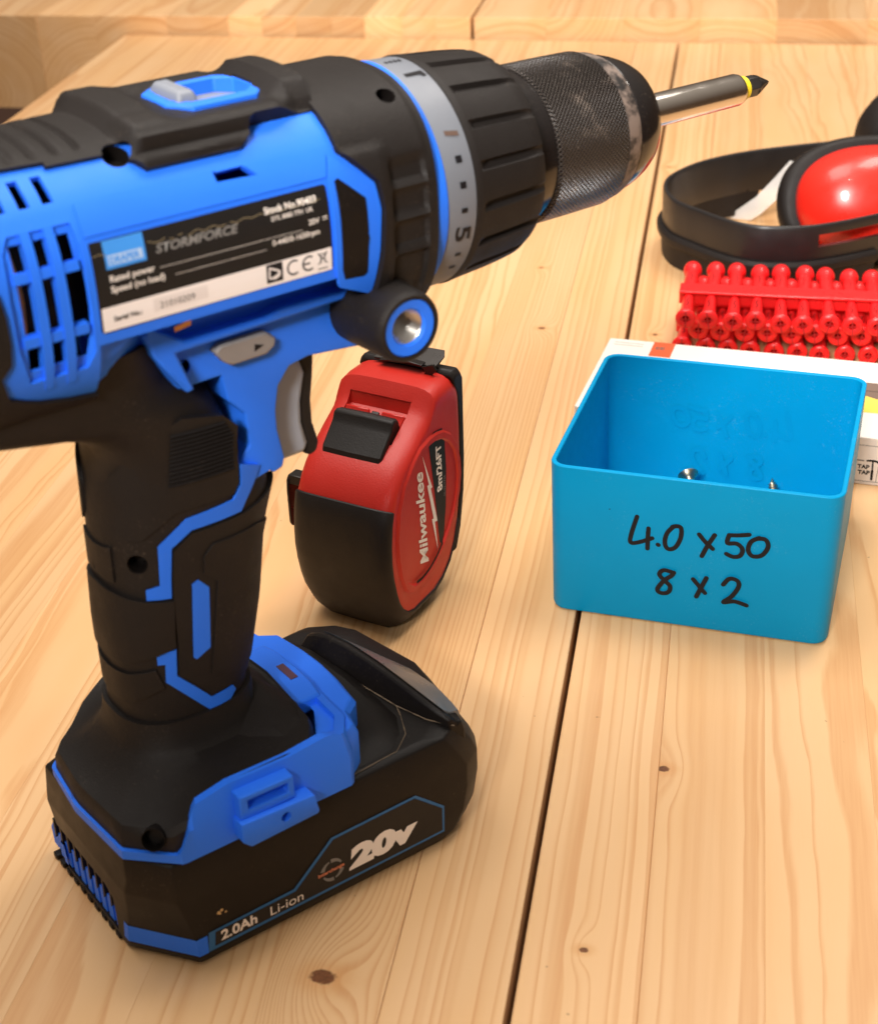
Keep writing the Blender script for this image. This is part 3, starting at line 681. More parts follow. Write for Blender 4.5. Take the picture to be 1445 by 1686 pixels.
loft('chuck_sleeve', rings_axis([(137.6, 18), (138.0, 19.6), (138.8, 20.1), (150, 20.0), (160.4, 19.8), (161.2, 19.4)], 128, plc), 'knurl', drill, smooth=30)
loft('chuck_rim', rings_axis([(160.6, 18), (161.0, 19.55), (164.4, 18.9), (166.0, 18.2), (166.2, 17)], 96, plc), 'rim', drill, smooth=30)
loft('chuck_nose', rings_axis([(165.2, 16), (166.2, 17.4), (166.8, 17.75), (168.5, 17.6), (170.6, 17.0), (173.4, 15.9), (176, 14.4), (177.4, 13.0), (178.0, 11.6), (178.1, 9.0), (177.6, 7.0), (175, 6.2), (172, 5.0)], 96, plc), 'black_gloss', drill, smooth=30, cap1=False)
hold = loft('bit_holder', rings_axis([(176, 4.3), (188, 4.45), (216.6, 4.4), (217.6, 4.15), (218.0, 3.6), (218.0, 2.9), (214, 2.8)], 64, plc), 'chrome', drill, smooth=40)
bit = loft('screwdriver_bit', rings_axis([(212, 2.9), (219.6, 2.95), (219.9, 3.05), (224.2, 3.05), (224.8, 2.8)], 6, plc) , 'bitsteel', drill, smooth=20, bevel=.15)
loft('bit_ring', rings_axis([(218.0, 3.0), (218.1, 3.3), (220.0, 3.3), (220.1, 3.0)], 32, plc), 'yellow', bit)
def flute(t, r, a):
    k = (a*180/pi-20) % 90; d = abs(k-45); return r*(1-.42*(1-sst(4, 30, d))*sst(224.4, 226.5, t))
loft('bit_tip', rings_axis([(224.2, 2.85), (225.2, 2.6), (226.6, 1.9), (228.4, 1.05), (229.6, .45), (229.8, .2)], 48, plc, flute), 'bitsteel', bit, smooth=40)

# --- rating label on the flank
def LB(off): return lambda s, phi: body(s, phi, off)
lab = patch('rating_label', [(11.7, 24.9), (66.4, 25.4), (66.9, 24.4), (66.9, -11.4), (66.2, -12.3), (12.2, -13.0), (11.6, -12.2)], body, .22, 'label', housing, du=4, dv=3, base=-.3, bevel=.05)
def zphi(z):                                       # flank height -> angle
    q = 0.0
    for _ in range(20):
        r = 28*SE(q); q = math.degrees(math.asin(max(-1, min(1, (z-H)/r))))
    return q
LZ = [zphi(168+k*.5) for k in range(60)]
def onlab(s, z, off=.30):
    k = (z-168)/.5; i = max(0, min(58, int(k))); q = LZ[i]+(LZ[i+1]-LZ[i])*(k-i); return body(s, q, off)
def labquad(name, s0, s1, z0, z1, mat, off=.27, skew=0, par=None):
    n_ = 8; v = []
    for i in range(n_+1):
        s = s0+(s1-s0)*i/n_; v += [onlab(s, z0, off), onlab(s, (z0+z1)/2, off), onlab(s, z1, off)]
    f = []
    for i in range(n_): f += [(3*i, 3*i+3, 3*i+4, 3*i+1), (3*i+1, 3*i+4, 3*i+5, 3*i+2)]
    return mk(name, v, f, mat, par or lab, smooth=0)
labquad('white_strip', 12.0, 66.6, 170.5, 175.6, 'labelwhite')
labquad('logo_patch', 14.4, 23.3, 183.2, 188.8, 'labelblue')
labquad('logo_plate', 15.0, 22.6, 183.9, 185.9, plastic('logo_pale', (.40, .55, .80), .4), .29)
def lt_(s0, z0, off=.33): return lambda a, b: onlab(s0+a, z0+b, off)
text('lettering', 'DRAPER', 1.9, lt_(15.3, 184.2), 'labelblue', lab, bold=.03, sx=.95)
text('lettering', 'STORMFORCE', 2.5, lt_(25.4, 184.0), 'ink_grey', lab, bold=.03, shear=.25, sx=1.18)
text('lettering', 'Stock No.90403', 2.0, lt_(51.2, 186.1), 'ink_white', lab, bold=.03, sx=.98)
text('lettering', 'DTL 8083 77H  UK', 1.35, lt_(52.6, 184.4), 'ink_white', lab, bold=.01, sx=.95)
text('lettering', 'Rated power', 1.9, lt_(14.6, 180.6), 'ink_white', lab, bold=.015)
text('lettering', 'Speed (no load)', 1.9, lt_(14.6, 178.4), 'ink_white', lab, bold=.015)
text('lettering', '20V', 1.7, lt_(61.4, 181.6), 'ink_white', lab, bold=.01)
text('lettering', '0-440/0-1650rpm', 1.7, lt_(52.2, 179.2), 'ink_white', lab, bold=.01, sx=.98)
text('lettering', '.'*94, 1.7, lt_(25.8, 180.9), 'ink_white', lab, sx=.97)
text('lettering', '.'*60, 1.7, lt_(29.0, 178.7), 'ink_white', lab, sx=.97)
labquad('supply_mark', 65.0, 66.2, 182.5, 182.7, 'ink_white', .33); labquad('supply_mark', 65.0, 66.2, 182.0, 182.15, 'ink_white', .33)
text('lettering', 'Serial No.:', 1.5, lt_(14.4, 172.4), 'ink_black', lab, bold=.03)
labquad('serial_box', 23.4, 36.0, 171.9, 174.7, plastic('serial_field', (.72, .655, .635), .5), .30)
text('lettering', '21010209', 1.9, lt_(24.8, 172.5), 'ink_black', lab, sx=1.08)
labquad('approval_mark', 50.2, 54.2, 171.2, 175.4, 'ink_black', .30)
ribbon('approval_sign', [[(51.0, 174.6), (51.0, 172.2), (53.4, 173.2), (51.4, 174.4)], [(52.0, 172.0), (53.2, 172.4), (53.4, 173.4)]], .4, lambda a, b: onlab(a, b, .34), 'labelwhite', lab)
arc = lambda cx_, cz_, r, a0, a1: [(cx_+r*cos(rad(a0+(a1-a0)*i/8)), cz_+r*sin(rad(a0+(a1-a0)*i/8))) for i in range(9)]
ribbon('conformity_mark', [arc(57.0, 173.3, 1.55, 60, 300), arc(60.8, 173.3, 1.55, 60, 300), [(59.3, 173.3), (60.9, 173.3)]], .42, lambda a, b: onlab(a, b, .31), 'ink_black', lab)
ribbon('bin_mark', [[(63.2, 174.9), (65.4, 172.4)], [(65.4, 174.9), (63.2, 172.4)], [(63.2, 174.6), (65.4, 174.6)], [(63.6, 174.6), (63.9, 172.6)], [(65.0, 174.6), (64.8, 172.6)], [(63.1, 171.3), (65.5, 171.3)]], .22, lambda a, b: onlab(a, b, .31), 'ink_black', lab)
# scuff through the label
random.seed(9)
sl = [[(12.0+k*1.0, 186.3+.25*sin(k*1.7)+random.uniform(-.12, .12)), (12.9+k*1.0, 186.3+.25*sin(k*1.7+1)+random.uniform(-.12, .12))] for k in range(54) if k in range(3) or (k > 10 and random.random() < .72)]
ribbon('scuff', sl, .12, lambda a, b: onlab(a, b, .36), plastic('scuff', (.32, .25, .14), .8), lab)

# --- battery
def bocta(s0, s1, hw, cr_, cf, nose, z=0):
    k = min(1, max(0, (z-10)/26)); far = hw-5*k
    return [(s0, 0), (s0, hw-cr_), (s0+cr_*.72, hw), (s1-cf, hw), (s1-cf*.32, hw-cf*.42), (s1, hw-cf*.95), (s1+nose, 0), (s1, -hw+cf*.95), (s1-cf*.32, -hw+cf*.42), (s1-cf, -hw), (s0+cr_*.72+12*k, -far), (s0, -far+cr_-3*k)]
B_ = [(.6, 95.5, 32.0, 17, 13, 4, 0), (0, 98, 33.6, 16.5, 12, 4.5, 1.0), (-.2, 101, 34.6, 16, 11, 4.5, 3.6), (-.2, 103, 35, 15.5, 10, 4.5, 9), (-.5, 104.2, 35, 13.5, 9.5, 4.5, 17), (-1.2, 104.2, 35, 11.8, 9.5, 4.5, 24), (-.6, 102.6, 35, 11.0, 10, 4.5, 28), (-.3, 98.5, 34.0, 10.5, 10.5, 4, 35.2), (2, 94, 32, 10, 12, 3, 36.4)]
batt = loft('battery', [[P(a, b, q[6]) for a, b in bocta(*q)] for q in B_], 'shell', drill, smooth=25, bevel=.55, seg=2)
m = batt.modifiers['edge']; m.angle_limit = rad(12)
# rear vent with blue slats behind black fins
vent = [(26, 16.6), (13, 15.2), (12.2, 3.2), (-24, 3.2), (-26.5, 8), (-25.5, 13.5), (-21, 16.8)]
cut_v = prism('cutter', [(12.6, 14.2), (12.6, 3.4), (-28, 3.4), (-30, 9), (-28.2, 14.8), (-22, 16.4), (9, 16.4)], lambda a, b, t: P(t, a, b), -4, 1.7, 'blue', drill)
m = batt.modifiers['edge']; cut(batt, [cut_v])
vp = prism('vent_panel', [(13.4, 13.8), (13.4, 2.8), (-29.5, 2.8), (-30, 8), (-28, 11.0), (-22, 11.4)], lambda a, b, t: P(t, a, b), 1.2, 1.9, 'blue', batt, smooth=0)
for k in range(9):
    y0 = 9.6-k*4.2
    prism('vent_fin', [(y0, 15.6), (y0+1.0, 15.6), (y0+1.0, 10.6), (y0, 9.0)], lambda a, b, t: P(t, a, b), -.1, 2.2, 'shell', batt, smooth=0)
    prism('vent_slat', [(y0+1.0, 10.8), (y0+3.7, 11.6), (y0+3.7, 3.3), (y0+1.0, 3.3)], lambda a, b, t: P(t, a, b), .35, 1.6, 'blue', batt, smooth=0, bevel=.15)
# rubber feet nubs along the rear lower edge
for k in range(10):
    y0 = 13-k*4.2; box('foot_nub', -.5, 3, -(y0), -(y0-2.6), .2, 1.9, 'shell', batt, bevel=.4)
# blue strip round the near corner
def bside(z): return 35.0 if z > 9 else lerp(z, [0, 1, 3.6, 9], [32.0, 33.6, 34.6, 35.0])
strp = []
bz0, bz1 = 4.4, 10.4
for sg in (1, -1):
    v = []
    for z in (bz0, bz1):
        cr_ = lerp(z, [3.6, 9, 17], [16, 15.5, 13.5]); hw = bside(z); e_ = .18
        pts = [(-.2-e_, hw-cr_-2.2), (-.2-e_, hw-cr_), (-.2+cr_*.72, hw+e_), (13.8, hw+e_)]
        v += [P(a, sg*b, z) for a, b in pts]
    mk('blue_strip', v, [(0, 1, 5, 4), (1, 2, 6, 5), (2, 3, 7, 6)], 'blue', batt, smooth=0)
    # side sticker
    def bs(a, b, off=.3, sg=sg): return P(a, sg*(bside(b)+off), b)
    st_o = [(13.8, 4.6), (14.2, 11.0), (39.0, 11.4), (51.0, 22.0), (77.5, 22.4), (86.6, 14.2), (86.6, 5.2)]
    st_i = [(15.6, 5.7), (16.0, 10.3), (39.4, 10.5), (51.5, 21.2), (77.1, 21.6), (85.9, 13.8), (85.9, 6.0)]
    mk('sticker_border', [bs(*q, .22) for q in st_o], [tuple(range(7))], 'stickerblue', batt, smooth=0)
    mk('sticker', [bs(*q, .28) for q in st_i], [tuple(range(7))], 'label', batt, smooth=0)
def bt(s0, z0): return lambda a, b: P(s0+a, bside(z0+b)+.36, z0+b)
text('lettering', '20v', 9.0, bt(56.2, 9.0), 'ink_white', batt, bold=.07, shear=.10, sx=1.5)
text('lettering', '2.0Ah', 4.5, bt(17.4, 6.7), 'ink_white', batt, bold=.03, sx=.98)
text('lettering', 'Li-ion', 4.5, bt(31.4, 6.5), 'ink_white', batt, sx=1.0)
sw_ = lambda a, b: P(a, 35.36, b)
def thick_arc(cx_, cz_, r, a0, a1, w0, w1, n_=10):
    v = []; 
    for i in range(n_+1):
        a_ = rad(a0+(a1-a0)*i/n_); w = w0+(w1-w0)*i/n_
        v += [sw_(cx_+(r-w/2)*cos(a_), cz_+(r-w/2)*sin(a_)), sw_(cx_+(r+w/2)*cos(a_), cz_+(r+w/2)*sin(a_))]
    return v, [(2*i, 2*i+1, 2*i+3, 2*i+2) for i in range(n_)]
for a0, a1 in ((25, 95), (105, 168), (205, 275), (285, 345)):
    v, f = thick_arc(50.6, 11.6, 3.0, a0, a1, .5, 1.3); mk('arrow_mark', v, f, 'ink_grey', batt, smooth=0)
text('lettering', 'Interchange', 1.55, lambda a, b: P(46.2+a, 35.39, 11.0+b+a*.03), 'ink_orange', batt, bold=.03, sx=1.1)
# front terrace and release hump
loft('battery_deck', [[P(a, b, z) for a, b in q] for q, z in (([(56, -32), (78, -32), (83, -20), (84.5, 0), (83.5, 20), (80, 27), (74, 31.5), (56, 32.5)], 35.8), ([(56, -31), (77, -31), (81.5, -19.5), (83.0, 0), (82, 19), (78, 25), (73, 28), (56, 31)], 37.6), ([(58, -26), (74, -26), (78.5, -18), (79.5, 0), (79, 15), (75.5, 20), (71, 22), (58, 23)], 39.4))], 'shell', batt, bevel=.5, smooth=25)
hm = []
HN = [-24, -18, -8, 4, 16, 26, 31.5]
for i in range(15):
    n = -24+i/14*55.5
    sr = lerp(n, HN, [83.5, 84.6, 86.2, 87.6, 88.8, 90.6, 92.8]); g = lerp(n, HN, [78.5, 79.6, 81.6, 83.8, 85.8, 88.6, 92.0])
    fr0 = lerp(n, HN, [87.5, 90.6, 94.6, 98.0, 98.8, 97.6, 96.2]); zr = lerp(n, HN, [40.5, 43.4, 44.0, 43.6, 42.6, 40.6, 38.0])
    hm.append([P(g, n, 34), P(g, n, 36.4), P(sr-1.2, n, zr-.3), P(sr, n, zr), P(sr+(fr0-sr)*.5, n, zr-2.2-.2*(zr-38)), P(fr0-.6, n, 36.6), P(fr0+.8, n, 33.0), P(fr0+.8, n, 28)])
loft('release_hump', hm, 'shell', batt, bevel=.6, smooth=24)
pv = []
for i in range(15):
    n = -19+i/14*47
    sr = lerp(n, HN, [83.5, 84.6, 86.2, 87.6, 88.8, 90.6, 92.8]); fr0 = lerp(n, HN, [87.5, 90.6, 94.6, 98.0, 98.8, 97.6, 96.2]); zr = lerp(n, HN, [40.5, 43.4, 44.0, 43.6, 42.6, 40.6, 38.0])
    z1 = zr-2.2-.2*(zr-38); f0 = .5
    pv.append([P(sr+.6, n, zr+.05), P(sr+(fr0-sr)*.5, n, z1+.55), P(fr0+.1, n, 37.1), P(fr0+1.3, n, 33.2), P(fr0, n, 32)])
loft('sheen_panel', pv, plastic('sheen_grey', (.13, .135, .145), .30, .6), batt, smooth=40)  # sheen on the hump's front slope, put in as a paler grey skin
random.seed(3)
def dustline(pts, w): 
    L = []
    for i in range(len(pts)-1):
        a, b = Vector(pts[i]), Vector(pts[i+1]); n_ = max(2, int((b-a).length/1.4))
        for k in range(n_): L.append((a.lerp(b, k/n_), a.lerp(b, (k+1.05)/n_)))
    v, f = [], []
    for a, b in L:
        w0 = w*random.uniform(.5, 1.3); d = (b-a).normalized(); q = d.cross(Vector((0, 0, 1))).normalized()*w0
        k = len(v); v += [a-q, b-q, b+q, a+q, a+Vector((0, 0, w0*.8)), b+Vector((0, 0, w0*.8))]; f += [(k, k+1, k+5, k+4), (k+4, k+5, k+2, k+3), (k, k+4, k+3), (k+1, k+2, k+5)]
    mk('dust_line', v, f, 'dust', batt, smooth=0)
dustline([P(79.8, -16, 36.9), P(83.0, 0, 36.9), P(85.4, 16, 36.9), P(88.4, 26, 36.7), P(93, 32, 36.2)], .2)
dustline([P(85.4, 16, 36.9), P(84, 20, 36.7), P(80.6, 27.2, 36.4), P(74.6, 31.8, 36.4), P(57, 33.2, 36.4)], .15)
# a chip of sawdust stuck to the flank
sd_ = bmesh.new()
for (a, b, r_) in ((17.6, 15.6, .55), (18.5, 16.0, .5), (18.0, 15.1, .35), (19.6, 14.9, .35)):
    bmesh.ops.create_icosphere(sd_, subdivisions=1, radius=r_, matrix=Matrix.Translation(P(a, 35.0, b)) @ Matrix.Diagonal((1, .3, 1, 1)))
finish('sawdust_chip', sd_, plastic('sawdust', (.62, .40, .18), .9, .1), batt)

# ================================================================== TAPE MEASURE
tape = empty('tape_measure', (-97.4, 425.6, 0), rad(-19), 'red and black tape measure standing on its rounded edge behind the drill', 'tape measure')
prof = [(51.6, 73), (50.5, 76.5), (47, 78.2), (39, 78.4), (35.2, 77.9), (33.4, 75.4), (31.8, 72.8), (29.6, 70.4), (22, 66.2), (17.4, 63.4), (13, 60.6), (9.6, 57.6), (6.6, 54.2), (3.8, 49.4), (2.2, 44.0), (1.2, 37), (1.0, 30), (1.6, 24), (3.0, 17.5), (4.8, 11), (7.2, 5.5), (10.6, 1.6), (14.5, 0), (22, 0), (30, 0), (36.5, 3.0), (42, 8.6), (46.0, 16), (49, 24), (51, 33), (52, 44), (52.2, 60)]
TC = (28.5, 38.5); TW = -35.8
def tp(i, w, k, off=0):
    d, z = prof[i % len(prof)]; a, b = d-TC[0], z-TC[1]; L = math.hypot(a, b); f = k+off/L
    zz = max(TC[1]+b*f, 0.0); e = max(0, (w+8)/8, (TW+8-w)/8)         # rounder towards the bottom corners
    return (w, TC[0]+a*f, zz+(4.2*e*e*(1-zz/16) if zz < 16 else 0))
def wpath(w0, w1):
    """across the width: side face - rounded rim - front - rim - side face"""
    return [(w0, .82), (w0, .885), (w0+.6, .93), (w0+1.9, .965), (w0+4.0, .988), (w0+7, 1.0), ((w0+w1)/2, 1.004), (w1-7, 1.0), (w1-4.0, .988), (w1-1.9, .965), (w1-.6, .93), (w1, .885), (w1, .82)]
rings = [[tp(i, w, k) for i in range(len(prof))] for w, k in wpath(TW, 0)]
shell = loft('case', rings, 'tapered', tape, smooth=42)
wn_ = lambda a, b, t: (t, a, b)
# slide recess with glossy tracks and the lock button
cut(shell, [prism('cutter', [(20, 63.2), (31.6, 69.4), (32.6, 73.4), (28, 78), (16, 68)], wn_, -30.2, -7.6, 'tapegloss', tape)])
for (w0, w1) in ((-29.8, -21.0), (-16.4, -8.0)):
    prism('slide_track', [(22.6, 65.6), (27.6, 68.9), (28.4, 70.4), (29.4, 69.6), (29, 66), (24, 63)], wn_, w0, w1, 'tapegloss', shell, bevel=.5)
prism('lock_stem', [(22, 65.5), (28.4, 69.9), (29.2, 69), (24, 63)], wn_, -20.0, -17.4, 'black_gloss', shell, bevel=.3)
bp_ = [(12.6, 60.0), (13.2, 62.0), (19.4, 67.6), (20.4, 68.6), (21.6, 71.0), (23.0, 71.4), (25.4, 70.6), (26.6, 67), (15, 60)]
loft('lock_button', [[(w, a+(20-a)*k, b+(65.5-b)*k) for a, b in bp_] for w, k in ((-30.2, .10), (-29.4, 0), (-19, -.02), (-9.0, 0), (-8.2, .10))], 'taperubber', tape, bevel=.7, seg=3, smooth=30)
# black rubber overmould round the lower front and the base
idx = list(range(13, 29)); wp = wpath(TW, 0)
def om(i, w, k, off):
    x_, d, zz = tp(i, w, k, off); return (x_+(off*.6 if w > -1 else (-off*.6 if w < TW+1 else 0)), d, max(zz, .02))
v, f = loft_vf([[om(i, w, k, .8) for w, k in wp[1:-1]] for i in idx], closed=False, cap0=False, cap1=False)
ov = mk('overmould', v, f, 'taperubber', tape, smooth=45, recalc=True)
so = ov.modifiers.new('thick', 'SOLIDIFY'); so.thickness = 1.4*U; so.offset = -1
b_ = ov.modifiers.new('edge', 'BEVEL'); b_.width = .45*U; b_.segments = 2; b_.limit_method = 'ANGLE'; b_.angle_limit = rad(50)
# black base plate (blade side) and hook
bpz = [(46.8, 77.6), (48.2, 79.4), (52.0, 79.0), (53.4, 76.4), (53.4, 46), (52.4, 33), (49.6, 20), (46.4, 12.4), (44.4, 12.4), (47.6, 22), (50.4, 36), (50.8, 62), (49, 73)]
loft('base_plate', [[(w, a+(50-a)*k, b+(45-b)*k) for a, b in bpz] for w, k in ((TW+.1, .05), (TW+1.6, 0), (-1.6, 0), (-.1, .05))], 'taperubber', tape, bevel=.5)
hk = [(-29, 45.8, 79.2), (-7, 45.8, 79.4), (-6.0, 47.5, 80.2), (-5.4, 51.0, 82.0), (-6.6, 53.4, 82.8), (-27, 53.4, 82.4), (-29, 50, 81.2)]
hook = loft('hook', [hk, [(a, b, c_+.7) for a, b, c_ in hk]], 'clip', tape, bevel=.2)
prism('blade_end', [(-26, 80.3), (-21, 81.3), (-15, 81.9), (-10, 81.4), (-10, 80.8), (-15, 81.2), (-21, 80.6), (-26, 79.6)], lambda a, b, t: (a, t, b), 43.6, 46.6, 'black_gloss', hook, bevel=.15)
prism('hook_tooth', [(-10.5, 80.4), (-6.0, 82.2), (-4.8, 80.2), (-7.8, 76.8), (-9.4, 77.2), (-9.0, 79.4)], lambda a, b, t: (a, t, b), 44.0, 45.0, 'clip', hook, bevel=.15)
# belt clip on the far side
prism('belt_clip', [(13.5, 50.6), (9.0, 51.0), (7.8, 49.6), (7.4, 46), (7.6, 34), (8.6, 32.2), (13.5, 33)], wn_, TW-5.4, TW-4.4, 'clip', tape, bevel=.3)
prism('clip_arm', [(8.0, 48.2), (13.5, 48.6), (13.5, 51.0), (8.6, 51.2)], wn_, TW-5.2, TW+.6, 'clip', tape, bevel=.3)
# side badge
def sf(a, b, off=.0): return (off, a, b)
oval = [(18.4, 60.6), (23.2, 63.4), (28.9, 64.4), (34, 64.2), (38.3, 63), (43.5, 59.4), (47.4, 54), (49.2, 48), (49.6, 42.4), (48.4, 36), (45.6, 29.4), (41.8, 24.2), (37.0, 19.6), (30, 15.2), (22, 12.8), (14.6, 13.2), (10.2, 17.0), (8.0, 23.1), (6.7, 30), (6.5, 37.3), (8.2, 47.0), (12.2, 55)]
def osc(k, dz=0): return [(TC[0]+(a-TC[0])*k, TC[1]+(b-TC[1])*k+dz) for a, b in oval]
v = [sf(a, b, .02) for a, b in osc(1)]+[sf(a, b, .8) for a, b in osc(.97)]+[sf(a, b, .8) for a, b in osc(.90)]+[sf(a, b, .12) for a, b in osc(.875)]
n_ = len(oval); f = []
for r_ in range(3):
    for i in range(n_): j = (i+1) % n_; f.append((r_*n_+i, r_*n_+j, (r_+1)*n_+j, (r_+1)*n_+i))
f.append(tuple(3*n_+i for i in range(n_)))
face = mk('side_face', v, f, 'tapeface', tape, smooth=35)
tz = lambda q: (q[0]*.955, q[1]*.955+13.5)
mk('label_panel', [sf(*tz(q), .2) for q in ((30.0, 52.0), (34, 53.6), (39.6, 52.6), (41.2, 47), (41.8, 36), (40.8, 22), (38.8, 11.5), (37.2, 8.4), (35.6, 10), (33.2, 31))], [tuple(range(10))], 'label', face, smooth=0)
def up(d0, z0, lean=0, off=.28): 
    d0, z0 = tz((d0, z0)); return lambda a, b: sf(d0-b+lean*a, z0+a, off)
text('lettering', '8m/26FT', 4.6, up(38.4, 29.6, -.01), 'ink_white', face, bold=.035, sx=1.02)
text('lettering', '48-22-7726', 1.7, up(40.6, 26.0, .02), 'ink_grey', face)
text('lettering', 'Milwaukee', 7.2, up(27.2, 6.4, -.05), 'ink_white', face, bold=.025, shear=.30, sx=1.12)
mk('lightning_mark', [sf(*tz(q), .28) for q in ((25.6, 48.6), (29.4, 35.8), (28.2, 35.8), (31.8, 21.4), (30.6, 21.6), (34.2, 7.4), (32.6, 19.6), (34.4, 19.2), (30.6, 33.6), (31.6, 33.8))], [tuple(range(10))], 'ink_white', face, smooth=0)
ribbon('swoosh_mark', [[tz(q) for q in ((18.0, 3.6), (22, 3.4), (27, 4.4), (32, 6.6), (36, 9.4))]], 1.1, lambda a, b: sf(a, b, .95), 'ink_black', face)

# ================================================================== BLUE BIN
bx, by, byaw = 1.688, 494.96, -.12992
bin_ = empty('storage_bin', (bx, by, 0), byaw, 'open bright blue plastic bin marked by hand 4.0 x 50', 'bin')
def rrect(w, d, r, z, n_=6):
    p = []
    for cx_, cy_, a0 in ((w-r, d-r, 0), (-w+r, d-r, 90), (-w+r, -d+r, 180), (w-r, -d+r, 270)):
        p += [(cx_+r*cos(rad(a0+90*k/n_)), cy_+r*sin(rad(a0+90*k/n_)), z) for k in range(n_+1)]
    return p
w, d, h = 46.35, 44.92, 55.03
rg = [rrect(w-2.4, d-2.4, 4.6, 0), rrect(w-1.35, d-1.35, 5, .5), rrect(w-.92, d-.92, 5.2, 1.8), rrect(w, d, 5.6, h-.3), rrect(w-.25, d-.25, 5.4, h), rrect(w-1.35, d-1.35, 4.4, h), rrect(w-1.6, d-1.6, 4.2, h-.3), rrect(w-2.5, d-2.5, 3.8, 3.2), rrect(w-3.4, d-3.4, 3.2, 2.0)]
loft('bin_body', rg, 'boxblue', bin_, smooth=35)
def bfront(a, b): 
    y = -d+.92*(1-(b-1.8)/(h-2))-.08; return (a, y, b)
S = [[(-17.1, 40.0), (-18.7, 33.7), (-19.0, 30.2), (-16.6, 30.4), (-12.0, 32.7)], [(-13.3, 36.2), (-13.4, 32.6), (-13.4, 28.6)], [(-10.1, 30.6), (-9.9, 30.5)],
     [(-5.3, 38.1), (-7.3, 35.3), (-7.9, 31.7), (-6.8, 29.5), (-4.5, 30.4), (-2.9, 34.2), (-2.9, 37.8), (-4.3, 38.4), (-5.7, 37.9)],
     [(2.9, 36.4), (4.9, 34.0), (7.4, 31.7)], [(7.8, 36.9), (5.8, 32.8), (4.1, 28.5)],
     [(12.3, 37.6), (11.9, 34.6), (14.8, 34.8), (16.7, 33.1), (16.2, 30.6), (14.0, 29.8), (11.8, 30.6)], [(12.3, 37.6), (15.3, 38.0), (18.5, 38.7)],
     [(21.7, 38.0), (19.2, 36.2), (18.5, 33.0), (20.0, 31.0), (22.9, 31.8), (24.6, 35.2), (23.6, 37.7), (21.0, 37.7)],
     [(-4.5, 20.9), (-7.7, 21.5), (-9.2, 19.7), (-7.5, 17.6), (-5.5, 15.6), (-6.1, 13.2), (-8.5, 12.6), (-9.6, 14.0), (-7.5, 17.6), (-5.2, 19.8), (-4.5, 21.1)],
     [(1.8, 19.6), (3.9, 17.1), (5.8, 14.9)], [(6.0, 20.7), (4.7, 17.3), (3.1, 13.1)],
     [(11.5, 19.1), (13.3, 21.6), (15.8, 21.3), (16.4, 19.1), (14.5, 15.2), (11.9, 12.4), (15.3, 13.3), (19.3, 12.4)]]
ribbon('handwriting', S, 1.5, bfront, 'ink_black', bin_, lift=(0, -.0015, 0))
# the same note on the far wall, showing faintly through from outside (so it reads mirrored from inside)
def bback(a, b): return (-a*.98+3.0, d-1.62-.9*(1-(b-3.2)/(h-3.5))-.10, b-1.0)
ribbon('faint_handwriting', S, 1.9, bback, 'ink_faint', bin_, lift=(0, -.0015, 0))
mk('speck', [bfront(-26+.25*cos(k), 41.5+.25*sin(k)) for k in range(6)], [tuple(range(6))], 'ink_black', bin_, smooth=0)
# two screws left in the bin
def screw(name, loc, axis, label, group='screws left in the blue bin'):
    q = Vector(axis).normalized().to_track_quat('Z', 'Y').to_euler()
    r = empty(name, loc, 0, label, 'screw', group, eul=q)
    pr = [(0, .2), (0, 3.4), (.25, 3.75), (.6, 3.7), (2.0, 2.2), (3.2, 1.5), (4.5, 1.4)]
    pl = lambda t, rr, a: (rr*cos(a), rr*sin(a), t)
    loft('head', rings_axis(pr, 36, pl), 'screw', r, smooth=40)
    v, f = [], []; n_ = 14; turns = 18; st = turns*n_
    for i in range(st+1):
        t = 4.4+i/st*36; k = min(1, (40.6-t)/5); a = 2*pi*i/n_
        v += [(1.15*k*cos(a), 1.15*k*sin(a), t-.8), (1.75*k*cos(a), 1.75*k*sin(a), t), (1.15*k*cos(a), 1.15*k*sin(a), t+.8)]
    for i in range(st): c_ = 3*i; f += [(c_, c_+3, c_+4, c_+1), (c_+1, c_+4, c_+5, c_+2)]
    mk('thread', v, f, 'screw', r, smooth=60)
    loft('recess', rings_axis([(-.02, 1.5), (-.01, .2)], 4, pl), 'ink_black', r, smooth=0)
    return r
screw('wood_screw', (-6.8, 526.0, 17.2), (.22, -.62, -.36), 'silvery countersunk wood screw in the blue bin, its head raised towards the back wall')
screw('wood_screw', (27.0, 494.0, 6.0), (-.08, .90, .16), 'wood screw in the blue bin with only its pointed tip showing over the front rim')

# ================================================================== CARTON
car = empty('flat_carton', (8, 595, 0), rad(-7.4), 'low white printed cardboard carton lying flat behind the blue bin', 'carton')
cb = box('carton_body', -57, 90, -31.2, 36.8, 0, 20, 'card', car, bevel=.5)
def ct(a, b, off=20.06): return (a, b, off)
def cquad(name, a0, a1, b0, b1, mat, z=20.06): return mk(name, [ct(a0, b0, z), ct(a1, b0, z), ct(a1, b1, z), ct(a0, b1, z)], [(0, 1, 2, 3)], mat, car, smooth=0)
cquad('printed_block', -38.0, -29.0, 22, 36.6, 'card_orange')
for k in range(2): ribbon('printed_line', [[(-54, 33-k*2.4), (-42, 33-k*2.4)]], .35, lambda a, b: ct(a, b, 20.05), 'ink_grey', car)
text('lettering', 'EE', 4.0, lambda a, b: ct(-36.5+a, 29+b, 20.1), 'card_brown', car, bold=.03)
cquad('printed_panel', 49.0, 90, 0.0, 17.0, 'card_brown'); mk('printed_wedge', [ct(47.5, -10.5, 20.07), ct(90, -9, 20.07), ct(90, -2, 20.07), ct(58, 1.0, 20.07), ct(48.4, 5.5, 20.07)], [(0, 1, 2, 3, 4)], 'card_yellow', car, smooth=0)
